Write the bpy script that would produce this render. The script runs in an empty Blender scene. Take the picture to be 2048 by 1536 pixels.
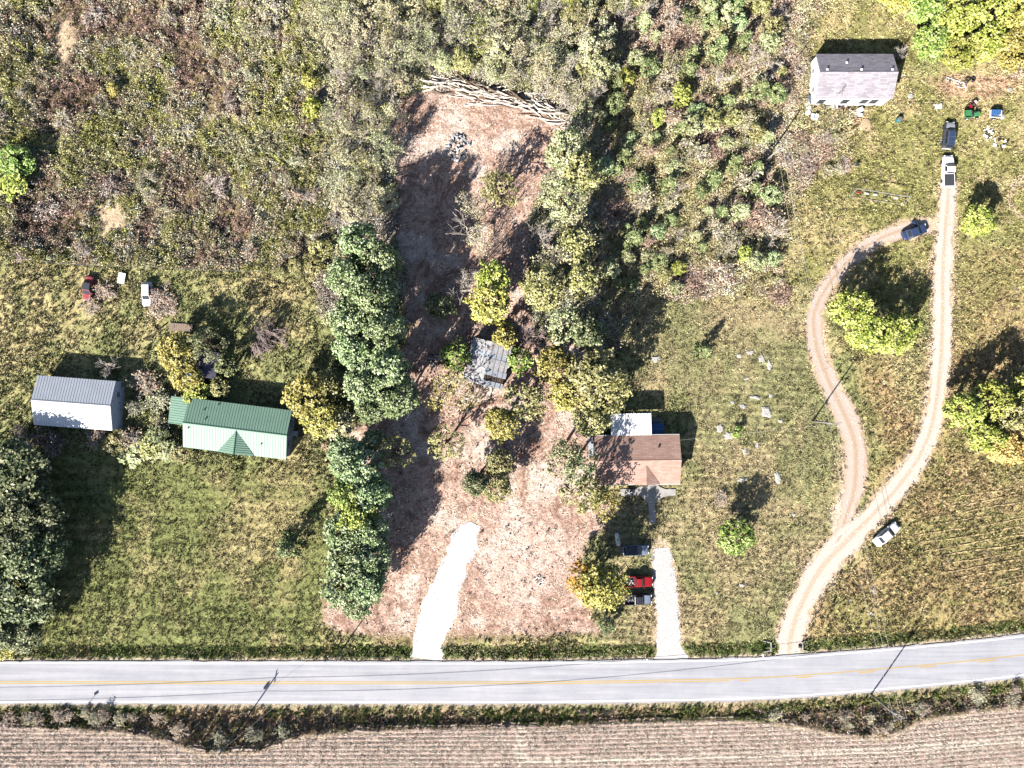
import bpy, bmesh, math, random
import numpy as np
from mathutils import Vector, Matrix

scene = bpy.context.scene
COL = scene.collection
R = math.radians
# ------------------------------------------------------------------ camera, sky, sun, exposure
S, HCAM, CX, CY = 0.088, 124.0, 1024.0, 768.0          # metres per photo pixel on the ground, camera height
cam_d = bpy.data.cameras.new('camera')
cam_d.sensor_width = 36.0
cam_d.lens = 36.0 * (HCAM / S) / 2048.0
cam_d.clip_start, cam_d.clip_end = 1.0, 6000.0
cam = bpy.data.objects.new('camera', cam_d)
cam.location = (0, 0, HCAM)
COL.objects.link(cam)
scene.camera = cam

SHX, SHY = 0.572, 0.820                                  # direction in which shadows fall
SUN_EL = R(33.0)
world = bpy.data.worlds.new('World')
scene.world = world
world.use_nodes = True
wn = world.node_tree
sky = wn.nodes.new('ShaderNodeTexSky')
sky.sky_type = 'NISHITA'
sky.sun_disc = False
sky.sun_elevation = SUN_EL
sky.sun_rotation = math.atan2(-SHX, -SHY) % (2 * math.pi)
bg = wn.nodes['Background']
bg.inputs['Strength'].default_value = 0.05
wn.links.new(sky.outputs[0], bg.inputs['Color'])
sun_d = bpy.data.lights.new('sun', 'SUN')
sun_d.energy = 5.0
sun_d.angle = R(0.5)
sun_d.color = (1.0, 0.95, 0.87)
sun = bpy.data.objects.new('sun', sun_d)
sun.rotation_euler = Vector((SHX * math.cos(SUN_EL), SHY * math.cos(SUN_EL), -math.sin(SUN_EL))).to_track_quat('-Z', 'Y').to_euler()
sun.location = (-60, -90, 90)
COL.objects.link(sun)
scene.view_settings.view_transform = 'Standard'
scene.view_settings.look = 'None'
scene.view_settings.gamma = 1.0
scene.view_settings.exposure = 1.35
try:
    scene.view_settings.use_curve_mapping = False
except Exception:
    pass
scene.cycles.max_bounces = 5
scene.cycles.diffuse_bounces = 0
scene.cycles.transparent_max_bounces = 4

# ------------------------------------------------------------------ helpers
def lin(c):
    c = c / 255.0
    return c / 12.92 if c <= 0.04045 else ((c + 0.055) / 1.055) ** 2.4
KEXP = 2.25
KV = 1.18
def C(r, g, b, k=KEXP):
    """surface colour that reads as this sRGB value in full sun"""
    return (lin(r) / k, lin(g) / k, lin(b) / k)
def CV(r, g, b):
    """the same for soil and plants, whose own relief shades part of them"""
    return C(r, g, b, KV)
def P(px, py, h=0.0):
    f = S * (1.0 - h / HCAM)
    return ((px - CX) * f, (CY - py) * f)

def _hash(ix, iy, seed):
    n = (ix.astype(np.int64) * 374761393 + iy.astype(np.int64) * 668265263 + seed * 1442695041) & 0xFFFFFFFF
    n = ((n ^ (n >> 13)) * 1274126177) & 0xFFFFFFFF
    n = (n ^ (n >> 16)) & 0xFFFFFFFF
    return n.astype(np.float64) / 4294967295.0
def vnoise(x, y, seed=0):
    x = np.asarray(x, float); y = np.asarray(y, float)
    ix, iy = np.floor(x), np.floor(y)
    fx, fy = x - ix, y - iy
    fx = fx * fx * (3 - 2 * fx); fy = fy * fy * (3 - 2 * fy)
    a = _hash(ix, iy, seed); b = _hash(ix + 1, iy, seed); c = _hash(ix, iy + 1, seed); d = _hash(ix + 1, iy + 1, seed)
    return (a * (1 - fx) + b * fx) * (1 - fy) + (c * (1 - fx) + d * fx) * fy
def fbm(x, y, size, octs=3, seed=0):
    x = np.asarray(x, float) / size; y = np.asarray(y, float) / size
    t, amp, tot = 0.0, 1.0, 0.0
    for o in range(octs):
        t = t + amp * vnoise(x * 2 ** o + 17.3 * o, y * 2 ** o - 9.1 * o, seed + o)
        tot += amp; amp *= 0.55
    return t / tot
def smooth(a, b, x):
    t = np.clip((x - a) / (b - a), 0, 1)
    return t * t * (3 - 2 * t)
def sd_poly(px, py, poly):
    d = np.full(px.shape, 1e18); ins = np.zeros(px.shape, bool)
    n = len(poly)
    for i in range(n):
        ax, ay = poly[i]; bx, by = poly[(i + 1) % n]
        ex, ey = bx - ax, by - ay
        t = np.clip(((px - ax) * ex + (py - ay) * ey) / (ex * ex + ey * ey + 1e-9), 0, 1)
        d = np.minimum(d, (px - ax - t * ex) ** 2 + (py - ay - t * ey) ** 2)
        cond = (ay > py) != (by > py)
        xc = ax + (py - ay) * ex / (ey if abs(ey) > 1e-9 else 1e-9)
        ins ^= cond & (px < xc)
    d = np.sqrt(d)
    return np.where(ins, -d, d)
def d_line(px, py, pts):
    """distance to a polyline of (x, y, half width) and the half width there"""
    best = np.full(px.shape, 1e18); hw = np.zeros(px.shape)
    for (ax, ay, aw), (bx, by, bw) in zip(pts[:-1], pts[1:]):
        ex, ey = bx - ax, by - ay
        t = np.clip(((px - ax) * ex + (py - ay) * ey) / (ex * ex + ey * ey + 1e-9), 0, 1)
        q = (px - ax - t * ex) ** 2 + (py - ay - t * ey) ** 2
        m = q < best
        best = np.where(m, q, best); hw = np.where(m, aw + t * (bw - aw), hw)
    return np.sqrt(best), hw
def catmull(pts, step):
    pts = [np.array(p, float) for p in pts]
    pts = [2 * pts[0] - pts[1]] + pts + [2 * pts[-1] - pts[-2]]
    out = []
    for i in range(1, len(pts) - 2):
        p0, p1, p2, p3 = pts[i - 1:i + 3]
        n = max(2, int(np.linalg.norm((p2 - p1)[:2]) / step))
        for k in range(n):
            t = k / n
            out.append(0.5 * (2 * p1 + (p2 - p0) * t + (2 * p0 - 5 * p1 + 4 * p2 - p3) * t * t + (3 * p1 - p0 - 3 * p2 + p3) * t ** 3))
    out.append(pts[-2])
    return np.array(out)

# ------------------------------------------------------------------ materials
def _m(name):
    m = bpy.data.materials.new(name)
    m.use_nodes = True
    nt = m.node_tree
    return m, nt, nt.nodes['Principled BSDF']
def _noise(nt, scale, detail=4.0, rough=0.6, vec=None):
    n = nt.nodes.new('ShaderNodeTexNoise')
    n.inputs['Scale'].default_value = scale
    n.inputs['Detail'].default_value = detail
    n.inputs['Roughness'].default_value = rough
    if vec is not None:
        nt.links.new(vec, n.inputs['Vector'])
    return n.outputs['Fac']
def _ramp(nt, fac, stops):
    r = nt.nodes.new('ShaderNodeValToRGB')
    e = r.color_ramp.elements
    while len(e) < len(stops):
        e.new(0.5)
    for el, (p, c) in zip(e, stops):
        el.position = p; el.color = (*c[:3], 1)
    nt.links.new(fac, r.inputs['Fac'])
    return r.outputs['Color']
def _mix(nt, mode, fac, a, b):
    n = nt.nodes.new('ShaderNodeMix')
    n.data_type = 'RGBA'; n.blend_type = mode
    for k, v in ((0, fac), (6, a), (7, b)):
        if isinstance(v, (int, float)):
            n.inputs[k].default_value = v
        elif isinstance(v, tuple):
            n.inputs[k].default_value = (*v[:3], 1)
        else:
            nt.links.new(v, n.inputs[k])
    return n.outputs[2]
def _bump(nt, bsdf, h, strength, dist):
    b = nt.nodes.new('ShaderNodeBump')
    b.inputs['Strength'].default_value = strength
    b.inputs['Distance'].default_value = dist
    nt.links.new(h, b.inputs['Height'])
    nt.links.new(b.outputs['Normal'], bsdf.inputs['Normal'])
def mat(name, col, rough=0.7, var=0.18, scale=3.0, bump=0.0, metal=0.0, spec=0.3, dirt=None, dirt_amt=0.5, stretch=None):
    m, nt, b = _m(name)
    tc = nt.nodes.new('ShaderNodeTexCoord')
    vec = tc.outputs['Object']
    if stretch:
        mp = nt.nodes.new('ShaderNodeMapping')
        mp.inputs['Scale'].default_value = stretch
        nt.links.new(vec, mp.inputs['Vector']); vec = mp.outputs['Vector']
    f = _noise(nt, scale, 5.0, 0.65, vec)
    lo = tuple(c * (1 - var) for c in col); hi = tuple(min(0.95, c * (1 + var)) for c in col)
    colr = _ramp(nt, f, [(0.3, lo), (0.7, hi)])
    if dirt:
        g = _noise(nt, scale * 0.35, 6.0, 0.7, vec)
        k = _ramp(nt, g, [(0.5, (0, 0, 0)), (0.68, (dirt_amt,) * 3)])
        colr = _mix(nt, 'MIX', k, colr, dirt)
    nt.links.new(colr, b.inputs['Base Color'])
    b.inputs['Roughness'].default_value = rough
    b.inputs['Metallic'].default_value = metal
    b.inputs['Specular IOR Level'].default_value = spec
    if bump:
        _bump(nt, b, f, 0.6, bump)
    return m
def leaf_mat(name, stops, hue=0.06):
    """leaves: tone per leaf from the 'var' attribute, slight shift per tree"""
    m, nt, b = _m(name)
    at = nt.nodes.new('ShaderNodeAttribute'); at.attribute_name = 'var'
    n = len(stops)
    col = _ramp(nt, at.outputs['Fac'], [(0.08 + 0.84 * i / max(1, n - 1), CV(*c)) for i, c in enumerate(stops)])
    oi = nt.nodes.new('ShaderNodeObjectInfo')
    br = nt.nodes.new('ShaderNodeMapRange')
    br.inputs['To Min'].default_value = 0.82; br.inputs['To Max'].default_value = 1.18
    nt.links.new(oi.outputs['Random'], br.inputs['Value'])
    hs = nt.nodes.new('ShaderNodeHueSaturation')
    hr = nt.nodes.new('ShaderNodeMapRange')
    hr.inputs['To Min'].default_value = 0.5 - hue * 0.25; hr.inputs['To Max'].default_value = 0.5 + hue * 0.25
    nt.links.new(oi.outputs['Random'], hr.inputs['Value'])
    nt.links.new(hr.outputs[0], hs.inputs['Hue'])
    nt.links.new(br.outputs[0], hs.inputs['Value'])
    nt.links.new(col, hs.inputs['Color'])
    nt.links.new(hs.outputs['Color'], b.inputs['Base Color'])
    b.inputs['Roughness'].default_value = 0.55
    b.inputs['Specular IOR Level'].default_value = 0.25
    return m
def scatter_mat(name):
    """plants of a scatter: colour of each plant from its own 'tint', tone per blade from 'var'"""
    m, nt, b = _m(name)
    at = nt.nodes.new('ShaderNodeAttribute'); at.attribute_name = 'tint'; at.attribute_type = 'INSTANCER'
    av = nt.nodes.new('ShaderNodeAttribute'); av.attribute_name = 'var'
    k = _ramp(nt, av.outputs['Fac'], [(0.0, (0.42, 0.42, 0.42)), (0.5, (0.95, 0.95, 0.95)), (1.0, (1.7, 1.7, 1.65))])
    col = _mix(nt, 'MULTIPLY', 1.0, at.outputs['Color'], k)
    nt.links.new(col, b.inputs['Base Color'])
    b.inputs['Roughness'].default_value = 0.7
    b.inputs['Specular IOR Level'].default_value = 0.15
    return m

# ------------------------------------------------------------------ objects
def link(o):
    COL.objects.link(o); return o
def big_mesh(name, verts, quads=None, tris=None, smooth_=False):
    me = bpy.data.meshes.new(name)
    verts = np.asarray(verts, np.float32)
    me.vertices.add(len(verts)); me.vertices.foreach_set('co', verts.ravel())
    if quads is not None:
        f = np.asarray(quads, np.int32); k = 4
    else:
        f = np.asarray(tris, np.int32); k = 3
    me.loops.add(f.size); me.loops.foreach_set('vertex_index', f.ravel())
    me.polygons.add(len(f)); me.polygons.foreach_set('loop_start', np.arange(0, f.size, k, dtype=np.int32))
    try:
        me.polygons.foreach_set('loop_total', np.full(len(f), k, np.int32))
    except Exception:
        pass
    me.polygons.foreach_set('use_smooth', np.full(len(f), smooth_, bool))
    me.update(calc_edges=True)
    return me
def attr_f(me, name, v):
    a = me.attributes.new(name, 'FLOAT', 'POINT'); a.data.foreach_set('value', np.asarray(v, np.float32).ravel())
def attr_i(me, name, v):
    a = me.attributes.new(name, 'INT', 'POINT'); a.data.foreach_set('value', np.asarray(v, np.int32).ravel())
def attr_c(me, name, rgb):
    rgb = np.asarray(rgb, np.float32)
    a = me.attributes.new(name, 'FLOAT_COLOR', 'POINT')
    a.data.foreach_set('color', np.concatenate([rgb, np.ones((len(rgb), 1), np.float32)], 1).ravel())

class MB:
    """collects faces of one part"""
    def __init__(s): s.v = []; s.f = []
    def add(s, vs, fs):
        o = len(s.v); s.v += [tuple(v) for v in vs]; s.f += [tuple(i + o for i in f) for f in fs]; return s
    def box(s, c, d, rz=0.0, taper=1.0, rx=0.0, ry=0.0):
        hx, hy, hz = d[0] / 2, d[1] / 2, d[2] / 2
        M = Matrix.Translation(c) @ Matrix.Rotation(rz, 4, 'Z') @ Matrix.Rotation(ry, 4, 'Y') @ Matrix.Rotation(rx, 4, 'X')
        vs = []
        for z, t in ((-hz, 1.0), (hz, taper)):
            for x, y in ((-hx, -hy), (hx, -hy), (hx, hy), (-hx, hy)):
                vs.append(M @ Vector((x * t, y * t, z)))
        return s.add(vs, [(3, 2, 1, 0), (4, 5, 6, 7), (0, 1, 5, 4), (1, 2, 6, 5), (2, 3, 7, 6), (3, 0, 4, 7)])
    def tube(s, pts, rad, n=6, cap=True):
        pts = [Vector(p) for p in pts]
        if not hasattr(rad, '__len__'):
            rad = [rad] * len(pts)
        vs = []; fs = []
        for i, p in enumerate(pts):
            d = (pts[min(i + 1, len(pts) - 1)] - pts[max(i - 1, 0)]).normalized()
            u = d.orthogonal().normalized() if abs(d.z) > 0.9 else d.cross(Vector((0, 0, 1))).normalized()
            w = d.cross(u)
            for k in range(n):
                a = 2 * math.pi * k / n
                vs.append(p + (u * math.cos(a) + w * math.sin(a)) * rad[i])
        for i in range(len(pts) - 1):
            for k in range(n):
                a, b = i * n + k, i * n + (k + 1) % n
                fs.append((a, b, b + n, a + n))
        if cap:
            fs.append(tuple(range(n - 1, -1, -1))); fs.append(tuple(range((len(pts) - 1) * n, len(pts) * n)))
        return s.add(vs, fs)
    def lathe(s, prof, n=16, c=(0, 0, 0), axis='Z'):
        vs = []; fs = []
        for r, z in prof:
            for k in range(n):
                a = 2 * math.pi * k / n
                x, y = r * math.cos(a), r * math.sin(a)
                p = (x, y, z) if axis == 'Z' else ((x, z, y) if axis == 'Y' else (z, x, y))
                vs.append((p[0] + c[0], p[1] + c[1], p[2] + c[2]))
        for i in range(len(prof) - 1):
            for k in range(n):
                a, b = i * n + k, i * n + (k + 1) % n
                fs.append((a, b, b + n, a + n))
        fs.append(tuple(range(n - 1, -1, -1))); fs.append(tuple(range((len(prof) - 1) * n, len(prof) * n)))
        return s.add(vs, fs)
    def prism(s, poly, z0, z1):
        n = len(poly)
        vs = [(x, y, z0) for x, y in poly] + [(x, y, z1) for x, y in poly]
        fs = [tuple(range(n - 1, -1, -1)), tuple(range(n, 2 * n))] + [(i, (i + 1) % n, n + (i + 1) % n, n + i) for i in range(n)]
        return s.add(vs, fs)
    def slab(s, quad, t):
        q = [Vector(p) for p in quad]
        n = (q[1] - q[0]).cross(q[2] - q[0]).normalized()
        if n.z < 0: n = -n
        k = len(q)
        vs = q + [p - n * t for p in q]
        fs = [tuple(range(k)), tuple(range(2 * k - 1, k - 1, -1))] + [(i, k + i, k + (i + 1) % k, (i + 1) % k) for i in range(k)]
        return s.add(vs, fs)
    def build(s, name, m, parent=None, smooth_=False, bevel=0.0):
        me = bpy.data.meshes.new(name)
        me.from_pydata(s.v, [], s.f)
        bm = bmesh.new(); bm.from_mesh(me)
        bmesh.ops.recalc_face_normals(bm, faces=bm.faces)
        if bevel:
            bmesh.ops.bevel(bm, geom=bm.edges[:], offset=bevel, segments=2, affect='EDGES', profile=0.5)
        bm.to_mesh(me); bm.free()
        if smooth_:
            me.polygons.foreach_set('use_smooth', [True] * len(me.polygons))
        me.materials.append(m)
        o = bpy.data.objects.new(name, me); link(o)
        if parent is not None:
            o.parent = parent
        return o
def tag(o, label, cat, group=None, kind=None):
    if label: o['label'] = label
    if cat: o['category'] = cat
    if group: o['group'] = group
    if kind: o['kind'] = kind
    return o
def thing(name, label, cat, loc=(0, 0, 0), rz=0.0, group=None, kind=None):
    o = bpy.data.objects.new(name, None); link(o)
    o.empty_display_size = 0.3
    o.location = loc; o.rotation_euler = (0, 0, rz)
    return tag(o, label, cat, group, kind)
def struct(o):
    o['kind'] = 'structure'; return o

# ------------------------------------------------------------------ zones of the land, in photo pixels
BRUSH = [(-500, -500), (668, -500), (668, 60), (655, 300), (668, 460), (655, 545), (520, 541), (330, 533), (150, 526), (60, 514), (0, 503), (-500, 480)]
THICK = [(640, -500), (1800, -500), (1650, 20), (1600, 120), (1550, 230), (1545, 330), (1570, 420), (1575, 605), (1440, 598), (1345, 602), (1300, 620), (1250, 700), (1140, 700), (1000, 650), (640, 650)]
DIRT = [(800, 195), (880, 172), (1000, 190), (1090, 210), (1125, 250), (1110, 330), (1070, 400), (1040, 560), (1070, 680), (1180, 690), (1195, 830), (1195, 985), (1225, 1010), (1180, 1100), (1150, 1180), (1215, 1265), (1050, 1278), (900, 1292), (780, 1292), (690, 1272), (650, 1240), (655, 1200), (740, 1150), (760, 1000), (690, 860), (760, 830), (820, 650), (800, 500), (785, 330)]
CENTRE = [(1240, 590), (1600, 605), (1640, 800), (1700, 950), (1690, 1050), (1570, 1230), (1550, 1305), (1200, 1310), (1190, 1010), (1370, 960), (1370, 800), (1240, 780)]
RIGHT = [(1690, 640), (1780, 740), (1850, 860), (1900, 600), (1920, 480), (2600, 470), (2600, 1260), (2048, 1262), (1800, 1285), (1610, 1310), (1590, 1290), (1640, 1200), (1760, 1060), (1740, 960), (1760, 900)]
YARD_R = [(1580, 20), (1850, -20), (1830, 150), (2600, 150), (2600, 480), (1900, 480), (1850, 640), (1700, 640), (1650, 560), (1580, 600), (1575, 420), (1560, 300)]
LAWN_L = [(-500, 900), (120, 900), (370, 930), (600, 930), (660, 1000), (655, 1310), (-500, 1310)]
SCRUB_W = [(1540, 90), (1620, 60), (1625, 200), (1740, 240), (1760, 300), (1650, 330), (1580, 420), (1550, 330)]
FIELD_EDGE = [(-500, 1448), (0, 1451), (150, 1456), (260, 1462), (330, 1478), (400, 1500), (520, 1499), (605, 1468), (794, 1456), (1024, 1453), (1300, 1442), (1500, 1438), (1600, 1449), (1700, 1470), (1780, 1471), (1840, 1438), (1950, 1420), (2048, 1411), (2600, 1330)]
ROADC = catmull([(-5000, 1364.5), (-800, 1364.5), (0, 1364.5), (512, 1365), (1024, 1365), (1300, 1362), (1536, 1356), (1800, 1336), (2048, 1311), (2300, 1278), (2600, 1232), (6000, 700)], 20)
TRACK = [(1578, 1312, 25), (1582, 1270, 25), (1600, 1215, 24), (1640, 1140, 26), (1690, 1085, 26), (1740, 1035, 20), (1795, 975, 19), (1840, 910, 18), (1866, 840, 18), (1880, 740, 18), (1885, 640, 18), (1886, 540, 18), (1891, 450, 17), (1898, 372, 16)]
TRACK2 = [(1672, 1095, 13), (1690, 1040, 13), (1708, 980, 20), (1712, 920, 22), (1705, 870, 21), (1680, 810, 19), (1652, 750, 18), (1632, 690, 17), (1628, 630, 15), (1650, 580, 14), (1690, 530, 13), (1740, 488, 13), (1800, 462, 14), (1860, 452, 14)]
DRIVE = [(1340, 1319, 34), (1338, 1290, 24), (1335, 1230, 22), (1330, 1170, 21), (1325, 1120, 19), (1322, 1096, 15)]
GRAVEL = [(852, 1318, 30), (856, 1295, 30), (868, 1250, 36), (884, 1200, 34), (902, 1150, 28), (922, 1100, 25), (938, 1062, 21), (946, 1046, 12)]

def zone_fields(px, py):
    """soft weights of the land's zones at photo pixel coordinates"""
    nz = (fbm(px, py, 40, 3, 5) - 0.5) * 2
    z = {}
    def soft(poly, s, amp):
        return smooth(s, -s, sd_poly(px, py, poly) + nz * amp)
    z['brush'] = soft(BRUSH, 6, 8)
    z['thick'] = soft(THICK, 10, 16)
    z['dirt'] = soft(DIRT, 10, 22)
    z['centre'] = soft(CENTRE, 25, 20)
    z['right'] = soft(RIGHT, 25, 20)
    z['yard'] = soft(YARD_R, 20, 20)
    z['lawn'] = soft(LAWN_L, 30, 20)
    z['scrub'] = soft(SCRUB_W, 14, 20)
    yc = np.interp(px, ROADC[:, 0], ROADC[:, 1])
    z['roadd'] = (py - yc) * S
    fe = np.interp(px, [p[0] for p in FIELD_EDGE], [p[1] for p in FIELD_EDGE])
    z['fieldd'] = (py - fe) * S
    for k, t in (('track', TRACK), ('track2', TRACK2), ('drive', DRIVE), ('gravel', GRAVEL)):
        d, hw = d_line(px, py, t)
        z[k + '_d'] = (d - hw) * S
    return z
def zf_z(x, y, z):
    r = z['roadd']
    h = 0.25 * (fbm(x, y, 22, 2, 31) - 0.5)
    flat = smooth(9.0, 5.0, np.abs(r))
    h = h * (1 - flat)
    h = h + 0.10 * (fbm(x, y, 1.6, 3, 41) - 0.5) * z['dirt'] * (1 - flat)
    h = h + 0.22 * (fbm(x, y, 3.0, 3, 43) - 0.5) * np.clip(z['brush'] + z['thick'], 0, 1)
    edge = smooth(0.3, 1.5, z['fieldd'])
    south = smooth(4.4, 6.6, r) * (1 - smooth(-1.2, 0.8, z['fieldd']))
    h = h - 0.75 * south
    north = smooth(-4.4, -5.4, r) * smooth(-7.4, -6.2, r)
    north = north * smooth(0.6, 2.5, np.minimum(np.minimum(z['track_d'], z['drive_d']), z['gravel_d']))
    h = h - 0.30 * north
    h = h - 0.10 * smooth(4.6, 3.6, np.abs(r))
    h = h - 0.22 * edge
    near = smooth(0.8, -0.4, np.minimum(np.minimum(z['track_d'], z['track2_d']), np.minimum(z['drive_d'], z['gravel_d'])))
    return h - 0.03 * near
def zf(x, y):
    x = np.atleast_1d(np.asarray(x, float)); y = np.atleast_1d(np.asarray(y, float))
    return zf_z(x, y, zone_fields(x / S + CX, CY - y / S))
def z1(x, y):
    return float(zf(x, y)[0])
# ------------------------------------------------------------------ ground sheet
def streaks(x, y):
    """swirling scrape marks of the bulldozer"""
    th = 7.0 * fbm(x, y, 16, 2, 91)
    u = x * np.cos(th) + y * np.sin(th); v = -x * np.sin(th) + y * np.cos(th)
    return np.clip((0.6 * fbm(u / 7, v, 0.9, 2, 92) + 0.4 * fbm(u / 4, v, 0.5, 1, 93) - 0.5) * 2.2 + 0.5, 0, 1)
def ground_tint(px, py, z):
    x = (px - CX) * S; y = (CY - py) * S
    def c3(*rgb): return np.array(CV(*rgb))[None, :]
    def mixc(a, b, w): return a * (1 - w[:, None]) + b * w[:, None]
    big = fbm(x, y, 14, 4, 61); mid = fbm(x, y, 3.2, 4, 62); fine = fbm(x, y, 0.8, 2, 63)
    g = np.clip((big - 0.5) * 3.2 + (mid - 0.5) * 2.2 + 0.5, 0, 1)
    col = mixc(c3(190, 176, 130), c3(152, 154, 106), g)                          # left yard: pale straw and green
    lw = mixc(c3(174, 162, 118), c3(132, 136, 88), np.clip(g, 0, 1))
    str_l = 0.5 + 0.5 * np.sin(y / 0.62 * 2 + 1.5 * big)
    lw = lw * (0.84 + 0.32 * str_l)[:, None]
    col = mixc(col, lw, z['lawn'])
    cw = mixc(c3(174, 158, 124), c3(146, 144, 104), np.clip(g * 0.95, 0, 1))
    stripe = np.sin((y + 0.04 * x) * 2 * np.pi / 1.25 + 3 * (big - 0.5))
    cw = cw * (1 + 0.26 * stripe * smooth(0.35, 0.6, fbm(x, y, 9, 2, 66)))[:, None]
    col = mixc(col, cw, z['centre'])
    rw = mixc(c3(188, 162, 122), c3(160, 152, 104), np.clip(g * 0.9, 0, 1))
    col = mixc(col, rw, z['right'])
    yw = mixc(c3(196, 178, 134), c3(156, 152, 100), g)
    col = mixc(col, yw, z['yard'])
    # bare soil, reddish, around the junk west of the grey-roofed house
    soil = smooth(0.52, 0.66, fbm(x, y, 5, 3, 68)) * z['scrub']
    d = np.hypot((px - 1600) / 60, (py - 215) / 45); soil = np.maximum(soil, smooth(1.15, 0.6, d + (mid - 0.5)))
    d = np.hypot((px - 1680) / 70, (py - 232) / 22); soil = np.maximum(soil, 0.8 * smooth(1.2, 0.6, d + (mid - 0.5)))
    d = np.hypot((px - 1950) / 90, (py - 170) / 26); soil = np.maximum(soil, 0.9 * smooth(1.2, 0.5, d + (mid - 0.5) * 1.2))
    col = mixc(col, c3(205, 168, 142), np.clip(soil, 0, 1))
    # litter under the thicket and the weeds
    col = mixc(col, mixc(c3(150, 124, 104), c3(104, 92, 74), mid), z['thick'])
    bare = np.maximum(smooth(1.2, 0.5, np.hypot((px - 128) / 26, (py - 85) / 62)), smooth(1.2, 0.5, np.hypot((px - 222) / 46, (py - 440) / 44)))
    col = mixc(col, mixc(c3(162, 142, 110), c3(120, 112, 78), mid), z['brush'])
    col = mixc(col, c3(200, 178, 152), bare)
    # bulldozed soil
    st = streaks(x, y)
    dd = mixc(c3(208, 178, 164), c3(162, 130, 116), np.clip((mid - 0.5) * 1.6 + (st - 0.5) * 2.6 + 0.42, 0, 1))
    dd = mixc(dd, c3(228, 212, 202), smooth(0.54, 0.72, fbm(x, y, 6, 3, 71)) * 0.7)
    pale = smooth(1.2, 0.4, np.hypot((px - 1050) / 130, (py - 1120) / 110) + (mid - 0.5)); dd = mixc(dd, c3(218, 192, 182), 0.7 * pale)
    col = mixc(col, dd, z['dirt'])
    strip = smooth(1258, 1285, py) * z['dirt']
    col = mixc(col, mixc(c3(150, 136, 96), c3(110, 112, 66), mid), np.clip(strip, 0, 1) * smooth(-4.6, -4.9, z['roadd']))
    # worn verges of the tracks
    for k, amp, w in (('track', 0.8, 1.3), ('track2', 0.85, 0.9), ('drive', 0.7, 0.9), ('gravel', 0.5, 0.5)):
        col = mixc(col, c3(208, 182, 158), amp * smooth(w, 0.0, z[k + '_d'] + (mid - 0.5) * 1.6))
    d, hw = d_line(px, py, [(1672, 1100, 9), (1668, 1040, 10), (1690, 990, 9)]); col = mixc(col, c3(222, 206, 190), 0.7 * smooth(14, 2, d + (mid - 0.5) * 30))
    # wheel marks over the lawn
    for pts in ([(1400, 1215, 1), (1460, 1150, 1), (1520, 1080, 1), (1570, 1025, 1), (1630, 975, 1), (1700, 925, 1)],
                [(1420, 1225, 1), (1480, 1160, 1), (1545, 1085, 1), (1595, 1030, 1), (1650, 985, 1), (1710, 940, 1)],
                [(1360, 1270, 1), (1390, 1215, 1), (1398, 1120, 1), (1410, 1040, 1)], [(1400, 950, 1), (1490, 920, 1), (1560, 865, 1), (1625, 800, 1)],
                [(1375, 1290, 1), (1440, 1230, 1), (1500, 1200, 1)], [(0, 830, 1), (40, 770, 1), (70, 700, 1), (190, 640, 1), (300, 640, 1)], [(30, 850, 1), (60, 790, 1), (95, 730, 1), (200, 660, 1)]):
        d, _ = d_line(px, py, [tuple(q) for q in catmull(pts, 12)])
        col = mixc(col, c3(206, 190, 138), 0.55 * smooth(3.2, 0.6, d))
    d = np.abs(np.hypot(px - 2062, py - 395) - 42); col = mixc(col, c3(226, 200, 170), 0.8 * smooth(8, 2, d + (mid - 0.5) * 6))
    # roadside verges and field margin
    r = z['roadd']
    nv = smooth(-6.9, -5.6, r) * smooth(-3.6, -4.2, r)
    col = mixc(col, mixc(c3(150, 142, 98), c3(96, 112, 58), np.clip(g + 0.2, 0, 1)), 0.85 * nv)
    shoulder = smooth(0.55, 0.1, np.abs(np.abs(r) - 4.0) + (mid - 0.5) * 0.5)
    col = mixc(col, c3(188, 172, 158), 0.8 * shoulder)
    sv = smooth(4.2, 5.0, r)
    col = mixc(col, mixc(c3(156, 134, 112), c3(96, 100, 62), np.clip(g * 1.2 - 0.1, 0, 1)), sv)
    col = mixc(col, c3(186, 166, 148), smooth(-0.3, 0.6, z['fieldd']))
    return col * (0.72 + 0.56 * fine)[:, None]

def ground_mat():
    m, nt, b = _m('ground_soil_grass')
    at = nt.nodes.new('ShaderNodeAttribute'); at.attribute_name = 'tint'
    tc = nt.nodes.new('ShaderNodeTexCoord'); v = tc.outputs['Object']
    n1 = _noise(nt, 2.6, 5, 0.75, v); n2 = _noise(nt, 0.45, 4, 0.6, v)
    k = _ramp(nt, n1, [(0.30, (0.42, 0.40, 0.38)), (0.5, (0.98, 0.98, 0.98)), (0.70, (1.6, 1.57, 1.52))])
    col = _mix(nt, 'MULTIPLY', 1.0, at.outputs['Color'], k)
    k2 = _ramp(nt, n2, [(0.3, (0.86, 0.88, 0.84)), (0.7, (1.14, 1.12, 1.1))])
    col = _mix(nt, 'MULTIPLY', 1.0, col, k2)
    nt.links.new(col, b.inputs['Base Color'])
    b.inputs['Roughness'].default_value = 0.95
    b.inputs['Specular IOR Level'].default_value = 0.05
    _bump(nt, b, n1, 0.9, 0.22)
    return m
def axis(lo, hi, step, far):
    core = np.arange(lo, hi + step * 0.5, step)
    out, d = [], step
    v = hi
    while v < far:
        d *= 1.5; v += d; out.append(v)
    out2, d = [], step
    v = lo
    while v > -far:
        d *= 1.5; v -= d; out2.append(v)
    return np.concatenate([np.array(out2[::-1]), core, np.array(out)])
GX, GY = axis(-98, 98, 0.3, 2600), axis(-76, 76, 0.3, 2600)
gx, gy = np.meshgrid(GX, GY)
gx, gy = gx.ravel(), gy.ravel()
gpx, gpy = gx / S + CX, CY - gy / S
gz = zone_fields(gpx, gpy)
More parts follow.
